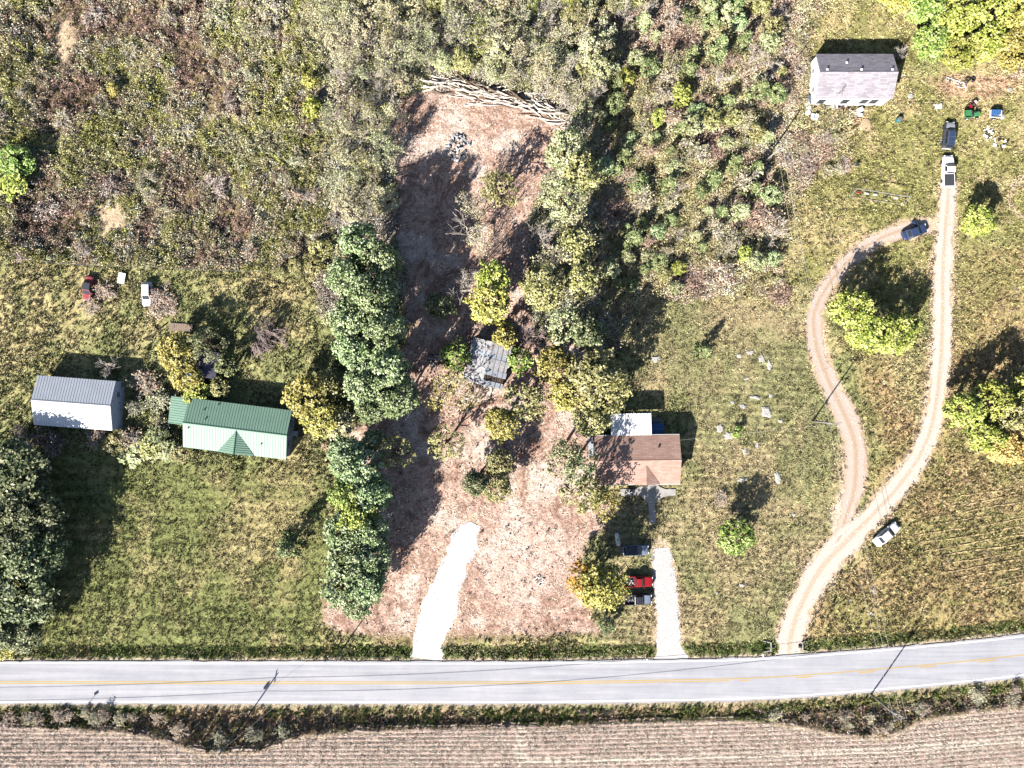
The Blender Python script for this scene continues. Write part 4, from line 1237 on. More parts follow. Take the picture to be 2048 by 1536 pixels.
    for a, b in poisson(PC, 62, 28, rr):
        k = rr.choice(['P', 'P', 'B', 'P', 'T', 'M'])
        c = rr.choice(['pale', 'sage', 'olive', 'pale', 'lime' if rr.random() < 0.3 else 'sage'])
        h = rr.uniform(5.5, 9)
        if k == 'B': tree('B', a, b, rr.uniform(24, 34), h, BARK_PALE, 'leafless pale sapling, %s of the thicket above the log pile' % where(a, b, PC), 'bare saplings above the log pile')
        else: tree(k, a, b, rr.uniform(22, 36), h, c, '%s tree, %s of the thicket above the log pile' % (HUE[c], where(a, b, PC)), 'trees above the log pile')
    PD = [(1200, -40), (1640, -40), (1580, 120), (1540, 260), (1530, 330), (1560, 470), (1555, 575), (1440, 580), (1350, 585), (1290, 560), (1220, 600), (1200, 480), (1210, 300), (1200, 180)]
    for a, b in poisson(PD, 130, 23, rr):
        k = rr.choice(['S', 'S', 'C', 'C', 'P', 'S', 'H', 'B'])
        c = rr.choice(['sage', 'cedar', 'olive', 'cedar', 'sage', 'maple', 'lime'] if k != 'C' else ['cedar', 'cedar', 'sage'])
        r = rr.uniform(15, 27); h = r * rr.uniform(0.14, 0.21)
        if k == 'B': tree('B', a, b, r * 1.1, h, BARK_PALE, 'leafless pale sapling, %s of the thicket right of the clearing' % where(a, b, PD), 'bare saplings right of the clearing')
        elif k == 'C': tree('C', a, b, r, h * 1.15, c, 'small %s cedar, %s of the thicket right of the clearing' % (HUE[c], where(a, b, PD)), 'cedars right of the clearing')
        elif k in 'PH': cc = rr.choice(['pale', 'russet', 'olive']); tree(k, a, b, r * 1.15, h, cc, '%s twiggy bush, %s of the thicket right of the clearing' % (HUE[cc], where(a, b, PD)), 'dry bushes right of the clearing', name='bush', cat='bush')
        else: tree(k, a, b, r, h, c, 'small round %s tree, %s of the thicket right of the clearing' % (HUE[c], where(a, b, PD)), 'green trees right of the clearing')
    # scrub near the grey-roofed house and ditch bushes
    for i in range(14):
        a, b = rr.uniform(1560, 1700), rr.uniform(255, 345)
        tree('H', a, b, rr.uniform(12, 20), rr.uniform(1.0, 1.8), rr.choice(['russet', 'pale', 'olive', 'purple']), 'dry bush in the rough ground below the grey-roofed house', 'dry bushes below the grey-roofed house', name='bush', cat='bush')
    for i in range(12):
        a, b = rr.uniform(1530, 1625), rr.uniform(40, 190)
        tree('H', a, b, rr.uniform(12, 20), rr.uniform(1.0, 2.0), rr.choice(['russet', 'olive', 'purple', 'sage']), 'dry bush, %s of the scrub left of the grey-roofed house' % where(a, b, [(1530, 40), (1625, 190)]), 'dry bushes left of the grey-roofed house', name='bush', cat='bush')
    for i in range(34):
        a = rr.choice([rr.uniform(230, 620), rr.uniform(1500, 2060), rr.uniform(0, 240)])
        fe = float(np.interp(a, [p[0] for p in FIELD_EDGE], [p[1] for p in FIELD_EDGE]))
        b = fe - rr.uniform(8, 34)
        cc = rr.choice(['russet', 'pale', 'russet', 'dark']); tree('H', a, b, rr.uniform(12, 20), rr.uniform(1.2, 2.2), cc, 'withered %s bush in the ditch below the road, %s' % (HUE[cc], 'below the left pole' if a < 640 and a > 230 else ('near the right end' if a > 1780 else ('near the right pole' if a > 1500 else 'at the left end'))), 'withered ditch bushes', name='bush', cat='bush')
# ------------------------------------------------------------------ buildings
M_GREEN = mat('green_painted_metal', C(146, 182, 162, 1.7), 0.45, 0.06, 0.8, spec=0.4)
M_GREEN_CAP = mat('green_trim', C(96, 156, 128), 0.5, 0.06, 0.8)
M_GALV_SHADE = mat('galvanised_and_shade_metal', C(194, 200, 212, 1.5), 0.5, 0.06, 0.5, spec=0.4)  # galvanised sheets; also carries the painted shade of the barn's far slope
M_WHITE_METAL = mat('white_painted_metal', (0.78, 0.79, 0.80), 0.5, 0.05, 0.8)
M_WHITE = mat('white_siding', (0.72, 0.72, 0.70), 0.7, 0.06, 1.5, dirt=C(190, 180, 165), dirt_amt=0.35)
M_RUST = mat('rusty_sheet', C(214, 214, 218, 1.7), 0.6, 0.2, 2.5, 0.02, dirt=C(150, 92, 70), dirt_amt=0.9)
M_GLASS = mat('dark_glass', (0.02, 0.025, 0.035), 0.08, 0.1, 1.0, spec=0.6)
M_TRIM = mat('pale_trim', (0.7, 0.7, 0.68), 0.6, 0.05)
M_WOOD = mat('weathered_wood', C(190, 168, 150), 0.85, 0.25, 5.0, 0.02)
M_DARKWOOD = mat('dark_wood', C(120, 104, 92), 0.9, 0.25, 5.0, 0.02)
M_BRICK = mat('brown_brick', C(176, 128, 108), 0.85, 0.2, 6.0, 0.02)
M_CONC = mat('concrete', C(228, 224, 220), 0.85, 0.1, 1.5, 0.01, dirt=C(186, 178, 172), dirt_amt=0.5)
M_BLACK = mat('black_rubber', (0.022, 0.022, 0.024), 0.8, 0.2)
M_GREY = mat('grey_metal', C(150, 152, 158), 0.5, 0.1)
M_VENT = mat('vent_metal', C(120, 120, 122), 0.5, 0.1)
M_BLUE = mat('blue_plastic', C(86, 140, 214), 0.5, 0.08)
M_TEAL = mat('teal_plastic', C(90, 160, 170), 0.5, 0.08)
M_RED = mat('red_paint', C(206, 44, 52), 0.3, 0.06, 1.0, spec=0.5)
M_FADED = mat('faded_red_paint', C(208, 96, 104), 0.6, 0.25, 2.5, dirt=C(206, 190, 190), dirt_amt=0.7)
M_JDGREEN = mat('green_machine_paint', C(96, 178, 120), 0.4, 0.08)
M_SAND = mat('pale_sand', C(244, 216, 176), 0.95, 0.14, 4.0, 0.05)
M_ROCK = mat('white_limestone', C(236, 232, 226), 0.9, 0.18, 3.0, 0.05, dirt=C(190, 182, 170), dirt_amt=0.6)

def shingle_mat(name, c, dark, light):
    m, nt, b = _m(name)
    tc = nt.nodes.new('ShaderNodeTexCoord'); v = tc.outputs['Object']
    br = nt.nodes.new('ShaderNodeTexBrick')
    br.inputs['Scale'].default_value = 1.0
    br.inputs['Brick Width'].default_value = 0.95; br.inputs['Row Height'].default_value = 0.26
    br.inputs['Mortar Size'].default_value = 0.018; br.inputs['Bias'].default_value = 0.0
    br.inputs['Color1'].default_value = (*dark, 1); br.inputs['Color2'].default_value = (*light, 1); br.inputs['Mortar'].default_value = (*[x * 0.55 for x in dark], 1)
    nt.links.new(v, br.inputs['Vector'])
    n = _noise(nt, 5.0, 5, 0.75, v); n2 = _noise(nt, 0.5, 4, 0.6, v)
    col = _mix(nt, 'MIX', 0.45, br.outputs['Color'], c)
    col = _mix(nt, 'MULTIPLY', 1.0, col, _ramp(nt, n, [(0.3, (0.78, 0.78, 0.78)), (0.7, (1.2, 1.2, 1.2))]))
    col = _mix(nt, 'MULTIPLY', 1.0, col, _ramp(nt, n2, [(0.3, (0.9, 0.89, 0.88)), (0.7, (1.08, 1.08, 1.08))]))
    nt.links.new(col, b.inputs['Base Color'])
    b.inputs['Roughness'].default_value = 0.92; b.inputs['Specular IOR Level'].default_value = 0.15
    _bump(nt, b, n, 0.5, 0.04)
    return m
M_SH_GREY = shingle_mat('grey_shingles', C(190, 184, 194, 1.8), C(160, 152, 166, 1.8), C(222, 216, 222, 1.8))
M_SH_BROWN = shingle_mat('brown_shingles', C(214, 176, 160, 1.75), C(198, 156, 142, 1.75), C(232, 200, 186, 1.75))
M_SH_DARK = shingle_mat('slate_shingles', C(126, 124, 146), C(104, 102, 124), C(150, 146, 164))

def corr(name, r0, r1, e0, e1, m, parent, period=0.46, rise=0.045, drop=0.03):
    """ribbed metal sheet between a ridge line r0-r1 and an eave line e0-e1"""
    r0, r1, e0, e1 = map(Vector, (r0, r1, e0, e1))
    L = max((r1 - r0).length, (e1 - e0).length)
    k = max(3, int(L / period))
    nrm = (r1 - r0).cross(e0 - r0)
    if nrm.length < 1e-6: nrm = (e1 - e0).cross(r0 - e0)
    nrm.normalize()
    if nrm.z < 0: nrm = -nrm
    prof = []
    for i in range(k):
        for f, hh in ((0.0, 0.0), (0.62, 0.0), (0.70, rise), (0.88, rise), (0.96, 0.0)):
            prof.append(((i + f) / k, hh))
    prof.append((1.0, 0.0))
    V, F = [], []
    for f, hh in prof:
        V += [r0.lerp(r1, f) + nrm * hh, e0.lerp(e1, f) + nrm * hh, e0.lerp(e1, f) - nrm * drop, r0.lerp(r1, f) - nrm * drop]
    for i in range(len(prof) - 1):
        a = 4 * i
        F += [(a, a + 1, a + 5, a + 4), (a + 1, a + 2, a + 6, a + 5), (a + 2, a + 3, a + 7, a + 6), (a + 3, a, a + 4, a + 7)]
    e = 4 * (len(prof) - 1)
    F += [(0, 3, 2, 1), (e, e + 1, e + 2, e + 3)]
    b = MB(); b.add(V, F)
    return b.build(name, m, parent)
def window(parent, c, w, h, nrm, frame=None, lit=False):
    """c centre on the wall, nrm outward (axis aligned in the house frame)"""
    n = Vector(nrm); t = Vector((-n.y, n.x, 0))
    ang = math.atan2(t.y, t.x)
    o = MB()
    for s in (-1, 1):
        o.box(Vector(c) + t * s * (w / 2 + 0.03) + n * 0.03, (0.07, 0.07, h + 0.14), ang)
        o.box(Vector(c) + Vector((0, 0, s * (h / 2 + 0.03))) + n * 0.03, (w - 0.012, 0.066, 0.07), ang)
    o.box(Vector(c) + n * 0.03, (w - 0.02, 0.05, 0.04), ang)
    win = o.build('window', frame or M_TRIM, parent)
    MB().box(Vector(c) + n * 0.008, (w, 0.02, h), ang).build('pane', M_GLASS, win)
    MB().box(Vector(c) + n * 0.07 - Vector((0, 0, h / 2 + 0.10)), (w + 0.2, 0.12, 0.04), ang).build('sill', frame or M_TRIM, win)
    return win
def door(parent, c, w, h, nrm, m):
    n = Vector(nrm); t = Vector((-n.y, n.x, 0)); ang = math.atan2(t.y, t.x)
    b = MB().box(Vector(c) + n * 0.02, (w, 0.05, h), ang)
    for k in (-0.22, 0.22):
        b.box(Vector(c) + n * 0.05 + Vector((0, 0, k * h)), (w * 0.6, 0.012, h * 0.3), ang)
    d = b.build('door', m, parent)
    MB().tube([Vector(c) + n * 0.05 + t * w * 0.38, Vector(c) + n * 0.12 + t * w * 0.38], 0.03, 8).build('handle', M_GREY, d)
    return d
def walls(parent, hl, hw, he, hr, m, over=0.0):
    """gabled wall shell, ridge along local X; he eave height, hr ridge height"""
    b = MB()
    z0 = -0.35
    V = [(-hl, -hw, z0), (hl, -hw, z0), (hl, hw, z0), (-hl, hw, z0), (-hl, -hw, he), (hl, -hw, he), (hl, hw, he), (-hl, hw, he), (-hl, 0, hr), (hl, 0, hr)]
    F = [(0, 1, 5, 4), (2, 3, 7, 6), (1, 2, 6, 9, 5), (3, 0, 4, 8, 7), (4, 5, 9, 8), (6, 7, 8, 9), (3, 2, 1, 0)]
    b.add(V, F)
    return b.build('wall', m, parent)
def place(name, label, cat, cpx, cpy, h, hl, hw, ang):
    x, y = P(cpx, cpy, h)
    e = thing(name, label, cat, (x, y, z1(x, y) + 0.12), ang)
    FOOT.append((x, y, hl, hw, ang))
    return e

# green-roofed house
def green_house():
    hl, hw, he, hr = 8.9, 4.25, 3.15, 4.35
    e = place('house', 'ranch house with ribbed green metal roof and small front gable', 'house', 472, 858, 4.0, hl, hw, R(-7.0))
    walls(e, hl - 0.35, hw - 0.35, he - 0.05, hr - 0.22, M_WHITE)
    roof = corr('roof', (-hl, 0, hr), (hl, 0, hr), (-hl, hw, he), (hl, hw, he), M_GREEN, e)
    corr('roof_slope', (-hl, 0, hr), (hl, 0, hr), (-hl, -hw, he), (hl, -hw, he), M_GREEN, e)
    MB().slab([(-hl, -0.16, hr + 0.0), (hl, -0.16, hr + 0.0), (hl, 0, hr + 0.07), (-hl, 0, hr + 0.07)], 0.03).slab([(-hl, 0, hr + 0.07), (hl, 0, hr + 0.07), (hl, 0.16, hr + 0.0), (-hl, 0.16, hr + 0.0)], 0.03).build('ridge_cap', M_GREEN_CAP, e)
    # front gable
    gx0, gw, gz = 0.25, 3.15, hr - 0.12
    A = Vector((gx0, -0.2, gz)); B = Vector((gx0, -hw - 0.02, gz))
    for s in (-1, 1):
        Cc = Vector((gx0 + s * gw, -hw - 0.02, he + 0.05))
        b = MB(); k = 11
        for i in range(k):
            for f0, f1, hh in ((i / k, (i + 0.7) / k, 0.05), ((i + 0.7) / k, (i + 1) / k, 0.10)):
                p = [B.lerp(A, f0), B.lerp(A, f1), Cc.lerp(A, f1), Cc.lerp(A, f0)]
                b.slab([q + Vector((0, 0, hh)) for q in p], 0.09)
        b.build('gable_slope', M_GREEN, e)
    MB().tube([A + Vector((0, 0, 0.10)), B + Vector((0, -0.03, 0.10))], 0.10, 6).build('gable_cap', M_GREEN_CAP, e)
    MB().add([B + Vector((0, 0.3, -0.1)), (gx0 + gw - 0.5, -hw + 0.28, he), (gx0 - gw + 0.5, -hw + 0.28, he), B + Vector((0, 0.5, -0.1)), (gx0 + gw - 0.5, -hw + 0.5, he), (gx0 - gw + 0.5, -hw + 0.5, he)], [(0, 2, 1), (3, 4, 5), (0, 1, 4, 3), (1, 2, 5, 4), (2, 0, 3, 5)]).build('gable_wall', M_WHITE, e)
    # lean-to on the left
    lt = corr('lean_to_roof', (-hl + 0.25, 4.1, 2.95), (-hl + 0.25, -0.55, 2.95), (-hl - 3.4, 4.1, 2.45), (-hl - 3.4, -0.55, 2.45), M_GREEN, e, 0.42)
    for yy in (3.9, 1.7, -0.4):
        MB().box((-hl - 3.25, yy, 1.0), (0.12, 0.12, 2.75)).build('post', M_WHITE, e)
    for x, y, z in ((-5.9, 2.5, 0), (-5.3, 1.0, 0), (4.6, -2.0, 0), (-7.9, -0.75, 0), (-3.7, 3.6, 0)):
        zz = hr - (hr - he) * abs(y) / hw
        MB().lathe([(0.10, zz - 0.1), (0.10, zz + 0.14), (0.14, zz + 0.15), (0.14, zz + 0.20), (0.02, zz + 0.24)], 10, (x, y, 0)).build('vent_pipe', M_VENT, e)
    for x in (-6.5, -3.0, 5.5):
        window(e, (x, -hw + 0.35, 1.6), 1.1, 1.2, (0, -1, 0))
    window(e, (hl - 0.35, 1.6, 1.7), 0.9, 1.1, (1, 0, 0)); window(e, (hl - 0.35, -1.8, 1.7), 0.9, 1.1, (1, 0, 0))
    window(e, (-2.0, hw - 0.35, 1.7), 1.0, 1.0, (0, 1, 0)); window(e, (4.0, hw - 0.35, 1.7), 1.0, 1.0, (0, 1, 0))
    door(e, (1.6, -hw + 0.35, 1.0), 0.95, 2.05, (0, -1, 0), M_GREEN_CAP)
    for s in (-1, 1):
        MB().box((gx0 + 1.2 + s * 1.0, -hw - 0.25, 1.2), (0.14, 0.14, 3.0)).build('porch_post', M_WHITE, e)
green_house()

def barn():
    hl, hw, he, hr = 6.75, 4.25, 3.1, 4.25
    e = place('barn', 'grey and white ribbed metal barn at the far left', 'barn', 146, 806, 3.8, hl, hw, R(-4.3))
    w = walls(e, hl - 0.12, hw - 0.12, he - 0.04, hr - 0.1, M_WHITE_METAL)
    corr('roof_slope', (-hl, 0, hr), (hl, 0, hr), (-hl, hw, he), (hl, hw, he), M_GALV_SHADE, e, 0.46, 0.04)  # slope turned from the sun: its shade is put into the greyer colour
    corr('roof_slope', (-hl, 0, hr), (hl, 0, hr), (-hl, -hw, he), (hl, -hw, he), M_WHITE_METAL, e, 0.46, 0.05)  # same roof, sun-facing side coloured whiter to hold the sunlight
    MB().slab([(-hl, -0.15, hr + 0.01), (hl, -0.15, hr + 0.01), (hl, 0, hr + 0.07), (-hl, 0, hr + 0.07)], 0.03).slab([(-hl, 0, hr + 0.07), (hl, 0, hr + 0.07), (hl, 0.15, hr + 0.01), (-hl, 0.15, hr + 0.01)], 0.03).build('ridge_cap', M_GALV_SHADE, e)
    window(e, (hl - 0.12, 1.9, 1.9), 0.8, 0.8, (1, 0, 0)); door(e, (hl - 0.12, -1.2, 0.95), 0.95, 2.0, (1, 0, 0), M_WHITE)
    b = MB()
    for k in range(6): b.box((-0.2 + k * 0.52 - 1.3, -hw + 0.09, 1.15), (0.46, 0.06, 2.4))
    b.box((0, -hw + 0.05, 2.4), (3.4, 0.06, 0.1)); b.build('sliding_door', M_WHITE, e)
barn()

def brown_house():
    hl, hw, he, hr = 7.3, 4.2, 3.1, 4.35
    e = place('house', 'house with brown shingle roof and white concrete path in front', 'house', 1275, 920, 3.5, hl, hw, R(0.8))
    walls(e, hl - 0.4, hw - 0.4, he - 0.05, hr - 0.2, M_BRICK)
    for s in (1, -1):
        MB().slab([(-hl, 0, hr), (hl, 0, hr), (hl, s * hw, he), (-hl, s * hw, he)][::s], 0.14).build('roof_slope', M_SH_BROWN, e)
    MB().slab([(-hl, -0.14, hr - 0.02), (hl, -0.14, hr - 0.02), (hl, 0, hr + 0.04), (-hl, 0, hr + 0.04)], 0.03).slab([(-hl, 0, hr + 0.04), (hl, 0, hr + 0.04), (hl, 0.14, hr - 0.02), (-hl, 0.14, hr - 0.02)], 0.03).build('ridge_cap', M_SH_BROWN, e)
    for s in (1, -1):
        for z in (he - 0.06,):
            MB().box((0, s * (hw + 0.06), z - 0.04), (2 * hl, 0.1, 0.12)).build('gutter', M_TRIM, e)
    gx0, gw, gz = 1.35, 2.5, hr - 0.25
    A = Vector((gx0, -0.85, gz)); B = Vector((gx0, -hw - 0.03, gz))
    for s in (-1, 1):
        Cc = Vector((gx0 + s * gw, -hw - 0.03, he + 0.02))
        MB().slab([q + Vector((0, 0, 0.05)) for q in ((A, B, Cc) if s < 0 else (A, Cc, B))], 0.08).build('gable_slope', M_SH_BROWN, e)
    MB().add([B + Vector((0, 0.25, -0.05)), (gx0 + gw - 0.3, -hw + 0.24, he - 0.02), (gx0 - gw + 0.3, -hw + 0.24, he - 0.02), B + Vector((0, 0.5, -0.05)), (gx0 + gw - 0.3, -hw + 0.5, he - 0.02), (gx0 - gw + 0.3, -hw + 0.5, he - 0.02)], [(0, 2, 1), (3, 4, 5), (0, 1, 4, 3), (1, 2, 5, 4), (2, 0, 3, 5)]).build('gable_wall', M_TRIM, e)
    for x, y in ((3.65, 2.3), (-4.0, 1.6)):
        zz = hr - (hr - he) * abs(y) / hw
        MB().lathe([(0.13, zz - 0.1), (0.13, zz + 0.08), (0.2, zz + 0.09), (0.2, zz + 0.14), (0.03, zz + 0.17)], 10, (x, y, 0)).build('vent_pipe', M_BLACK, e)
    for x in (-5.0, -2.2, 5.0): window(e, (x, -hw + 0.4, 1.6), 1.2, 1.2, (0, -1, 0))
    for x in (5.2,): window(e, (x, hw - 0.4, 1.7), 1.0, 1.0, (0, 1, 0))
    for y in (-1.8, 1.8): window(e, (hl - 0.4, y, 1.7), 0.9, 1.1, (1, 0, 0)); window(e, (-hl + 0.4, y, 1.7), 0.9, 1.1, (-1, 0, 0))
    door(e, (1.4, -hw + 0.4, 1.05), 0.95, 2.05, (0, -1, 0), M_TRIM)
    b = MB().box((1.5, -hw - 0.25, 0.10), (1.9, 0.55, 0.22)); st = b.build('porch_step', M_GREY, e)
    MB().box((1.75, -hw - 0.62, 0.03), (1.1, 0.5, 0.10)).build('door_mat', M_DARKWOOD, e)
    # white metal porch roof at the back
    corr('porch_roof', (-4.45, hw + 0.02, he + 0.22), (2.55, hw + 0.02, he + 0.22), (-4.45, hw + 3.75, he - 0.02), (2.55, hw + 3.75, he - 0.02), M_WHITE_METAL, e, 0.62, 0.10)
    for x in (-4.3, -0.9, 2.4):
        MB().box((x, hw + 3.6, 1.35), (0.12, 0.12, 3.2)).build('porch_post', M_WHITE, e)
    MB().box((-0.95, hw + 3.68, he - 0.13), (7.0, 0.08, 0.14)).build('porch_beam', M_WHITE, e)
brown_house()

def grey_house():
    hl, hw, he, hr = 6.6, 3.85, 3.3, 5.0
    e = place('house', 'white house with grey shingle roof surrounded by junk at upper right', 'house', 1710, 152, 3.6, hl, hw, 0.0)
    walls(e, hl - 0.22, hw - 0.22, he - 0.05, hr - 0.2, M_WHITE)
    for s in (1, -1):
        MB().slab([(-hl, 0, hr), (hl, 0, hr), (hl, s * hw, he), (-hl, s * hw, he)][::s], 0.13).build('roof_slope', M_SH_GREY, e)
    MB().slab([(-hl, -0.15, hr - 0.03), (hl, -0.15, hr - 0.03), (hl, 0, hr + 0.04), (-hl, 0, hr + 0.04)], 0.03).slab([(-hl, 0, hr + 0.04), (hl, 0, hr + 0.04), (hl, 0.15, hr - 0.03), (-hl, 0.15, hr - 0.03)], 0.03).build('ridge_cap', M_SH_GREY, e)
    for x, y in ((-5.4, 0.45), (0.4, 0.45), (5.6, 0.45), (-1.8, 1.9), (4.4, -0.3)):
        zz = hr - (hr - he) * abs(y) / hw
        MB().box((x, y, zz + 0.08), (0.28, 0.28, 0.14), 0, 0.8).box((x, y, zz + 0.18), (0.34, 0.34, 0.05)).build('roof_vent', M_TRIM, e)
    for x in (-5.0, -0.9, 2.4, 4.1): window(e, (x, -hw + 0.22, 1.75), 1.15, 1.3, (0, -1, 0), M_GREY)
    window(e, (-hl + 0.22, 1.6, 1.8), 0.8, 0.9, (-1, 0, 0)); window(e, (-hl + 0.22, -1.6, 1.8), 0.8, 0.9, (-1, 0, 0))
    door(e, (-3.2, -hw + 0.22, 1.05), 0.95, 2.05, (0, -1, 0), M_TRIM)
    b = MB()
    for k in range(3): b.box((-3.2, -hw - 0.15 - 0.3 * k, 0.12 - 0.15 * k), (1.3, 0.32, 0.5 - 0.12 * k))
    b.build('entry_step', M_CONC, e)
    # aerial
    b = MB(); z0 = hr - (hr - he) * 3.1 / hw
    b.tube([(-2.8, -3.1, z0), (-2.8, -3.1, z0 + 1.7)], 0.03, 6)
    b.tube([(-3.3, -3.5, z0 - 0.1), (-2.8, -3.1, z0 + 1.4)], 0.02, 5); b.tube([(-2.3, -3.4, z0 - 0.1), (-2.8, -3.1, z0 + 1.4)], 0.02, 5)
    for k in range(5): b.tube([(-3.2 + 0.05 * k, -3.1, z0 + 1.2 + 0.1 * k), (-2.4 - 0.05 * k, -3.1, z0 + 1.2 + 0.1 * k)], 0.014, 4)
    b.build('aerial', M_GREY, e)
grey_house()

def small_shed():
    hl, hw, he, hr = 2.3, 2.1, 2.2, 3.1
    e = place('shed', 'small dark shingled shed half hidden under the yellow tree', 'shed', 410, 728, 2.6, hl, hw, R(80))
    walls(e, hl - 0.15, hw - 0.15, he - 0.03, hr - 0.12, M_DARKWOOD)
    for s in (1, -1):
        MB().slab([(-hl, 0, hr), (hl, 0, hr), (hl, s * hw, he), (-hl, s * hw, he)][::s], 0.08).build('roof_slope', M_SH_DARK, e)
    MB().tube([(-hl, 0, hr + 0.01), (hl, 0, hr + 0.01)], 0.06, 6).build('ridge_cap', M_SH_DARK, e)
    door(e, (-hl + 0.15, 0, 0.95), 0.9, 1.9, (-1, 0, 0), M_WOOD)
    MB().box((0.2, -hw - 0.12, 1.0), (2.6, 0.3, 0.05), 0, 1, R(70)).build('leaning_sheet', M_BLUE, e)
small_shed()

def rusty_shed():
    hl, hw, he, hr = 3.8, 3.6, 2.3, 3.3
    e = place('shed', 'old shed with rusty pale sheet roof among the trees of the lot', 'shed', 975, 727, 2.6, hl, hw, R(76))
    walls(e, hl - 0.25, hw - 0.25, he - 0.04, hr - 0.14, M_DARKWOOD)
    rr = random.Random(3)
    for s in (1, -1):
        n = 8
        for k in range(n):
            x0 = -hl + 2 * hl * k / n; x1 = x0 + 2 * hl / n + 0.03
            d = rr.uniform(-0.25, 0.1); lift = 0.012 * (k % 2) + rr.uniform(0, 0.02)
            if s == -1 and k == 1: continue
            corr('roof_sheet', (x0, 0, hr + lift), (x1, 0, hr + lift), (x0, s * (hw + d), he + lift), (x1, s * (hw + d), he + lift), M_RUST if rr.random() < 0.75 else M_GALV_SHADE, e, 0.16, 0.02, 0.006)
    for k in range(4):
        MB().box((0, -hw + 0.6 + k * 0.9, he + 0.18 + 0.24 * k), (2 * hl - 0.2, 0.08, 0.10)).build('purlin', M_DARKWOOD, e)
    MB().box((-hl + 0.23, 0.2, 1.0), (0.06, 1.0, 1.9)).box((-hl + 0.19, 0.2, 1.5), (0.04, 1.0, 0.1)).box((-hl + 0.19, 0.2, 0.5), (0.04, 1.0, 0.1)).build('door', M_WOOD, e)
rusty_shed()

# concrete walk in front of the brown-roofed house
def walkway():
    def q(px, py): return P(px, py, 0)
    left = [(1240, 990), (1240, 978), (1278, 978), (1288, 970), (1300, 966)]
    out = [(1241, 991), (1241, 978), (1268, 978), (1280, 973), (1288, 968), (1314, 968), (1320, 974), (1330, 978), (1351, 978), (1351, 991), (1336, 991), (1326, 994), (1316, 1000), (1310, 1007), (1311, 1047), (1299, 1047), (1296, 1007), (1290, 999), (1281, 993), (1272, 991)]
    pts = [q(*p) for p in out]
    x, y = q(1300, 990)
    o = MB().prism(pts, -0.05, 0.14).build('walkway', M_CONC)
    struct(o)
    FOOT.append((*P(1296, 984), 4.8, 0.7, 0)); FOOT.append((*P(1303, 1022), 0.7, 2.4, 0)); FOOT.append((*P(1303, 1000), 1.6, 0.8, 0))
    b = MB()
    for a, c in (((1285, 994), (1321, 994)), ((1297, 1007), (1310, 1007))):
        (x0, y0), (x1, y1) = q(*a), q(*c)
        b.tube([(x0, y0, 0.135), (x1, y1, 0.135)], 0.025, 4)
    b.build('joint', M_GREY, o)
walkway()

# ------------------------------------------------------------------ vehicles
def paint_mat(name, c):
    m, nt, b = _m(name)
    tc = nt.nodes.new('ShaderNodeTexCoord')
    f = _noise(nt, 3.0, 6, 0.7, tc.outputs['Object'])
    nt.links.new(_ramp(nt, f, [(0.3, tuple(x * 0.88 for x in c)), (0.65, c)]), b.inputs['Base Color'])
    b.inputs['Roughness'].default_value = 0.32; b.inputs['Coat Weight'].default_value = 0.25
    return m
PM = {'white': paint_mat('white_car_paint', (0.75, 0.75, 0.76)), 'silver': paint_mat('silver_car_paint', C(206, 208, 220)), 'black': paint_mat('black_car_paint', (0.03, 0.032, 0.042)),
      'navy': paint_mat('navy_car_paint', (0.03, 0.05, 0.11)), 'red': M_RED, 'faded': M_FADED, 'charcoal': paint_mat('charcoal_car_paint', (0.05, 0.055, 0.07)), 'bluegrey': paint_mat('blue_grey_car_paint', C(170, 184, 210))}
M_TAIL = mat('tail_light_red', (0.4, 0.02, 0.02), 0.3, 0.05)
M_LAMP = mat('lamp_glass', (0.7, 0.72, 0.75), 0.15, 0.03)
M_CARGO = mat('dark_liner', (0.04, 0.042, 0.05), 0.8, 0.2)
def loft(rings):
    b = MB(); n = len(rings[0]); V = [p for r in rings for p in r]; F = []
    for i in range(len(rings) - 1):
        for k in range(n):
            a, c = i * n + k, i * n + (k + 1) % n
            F.append((a, c, c + n, a + n))
    F.append(tuple(range(n - 1, -1, -1))); F.append(tuple(range((len(rings) - 1) * n, len(rings) * n)))
    return b.add(V, F)
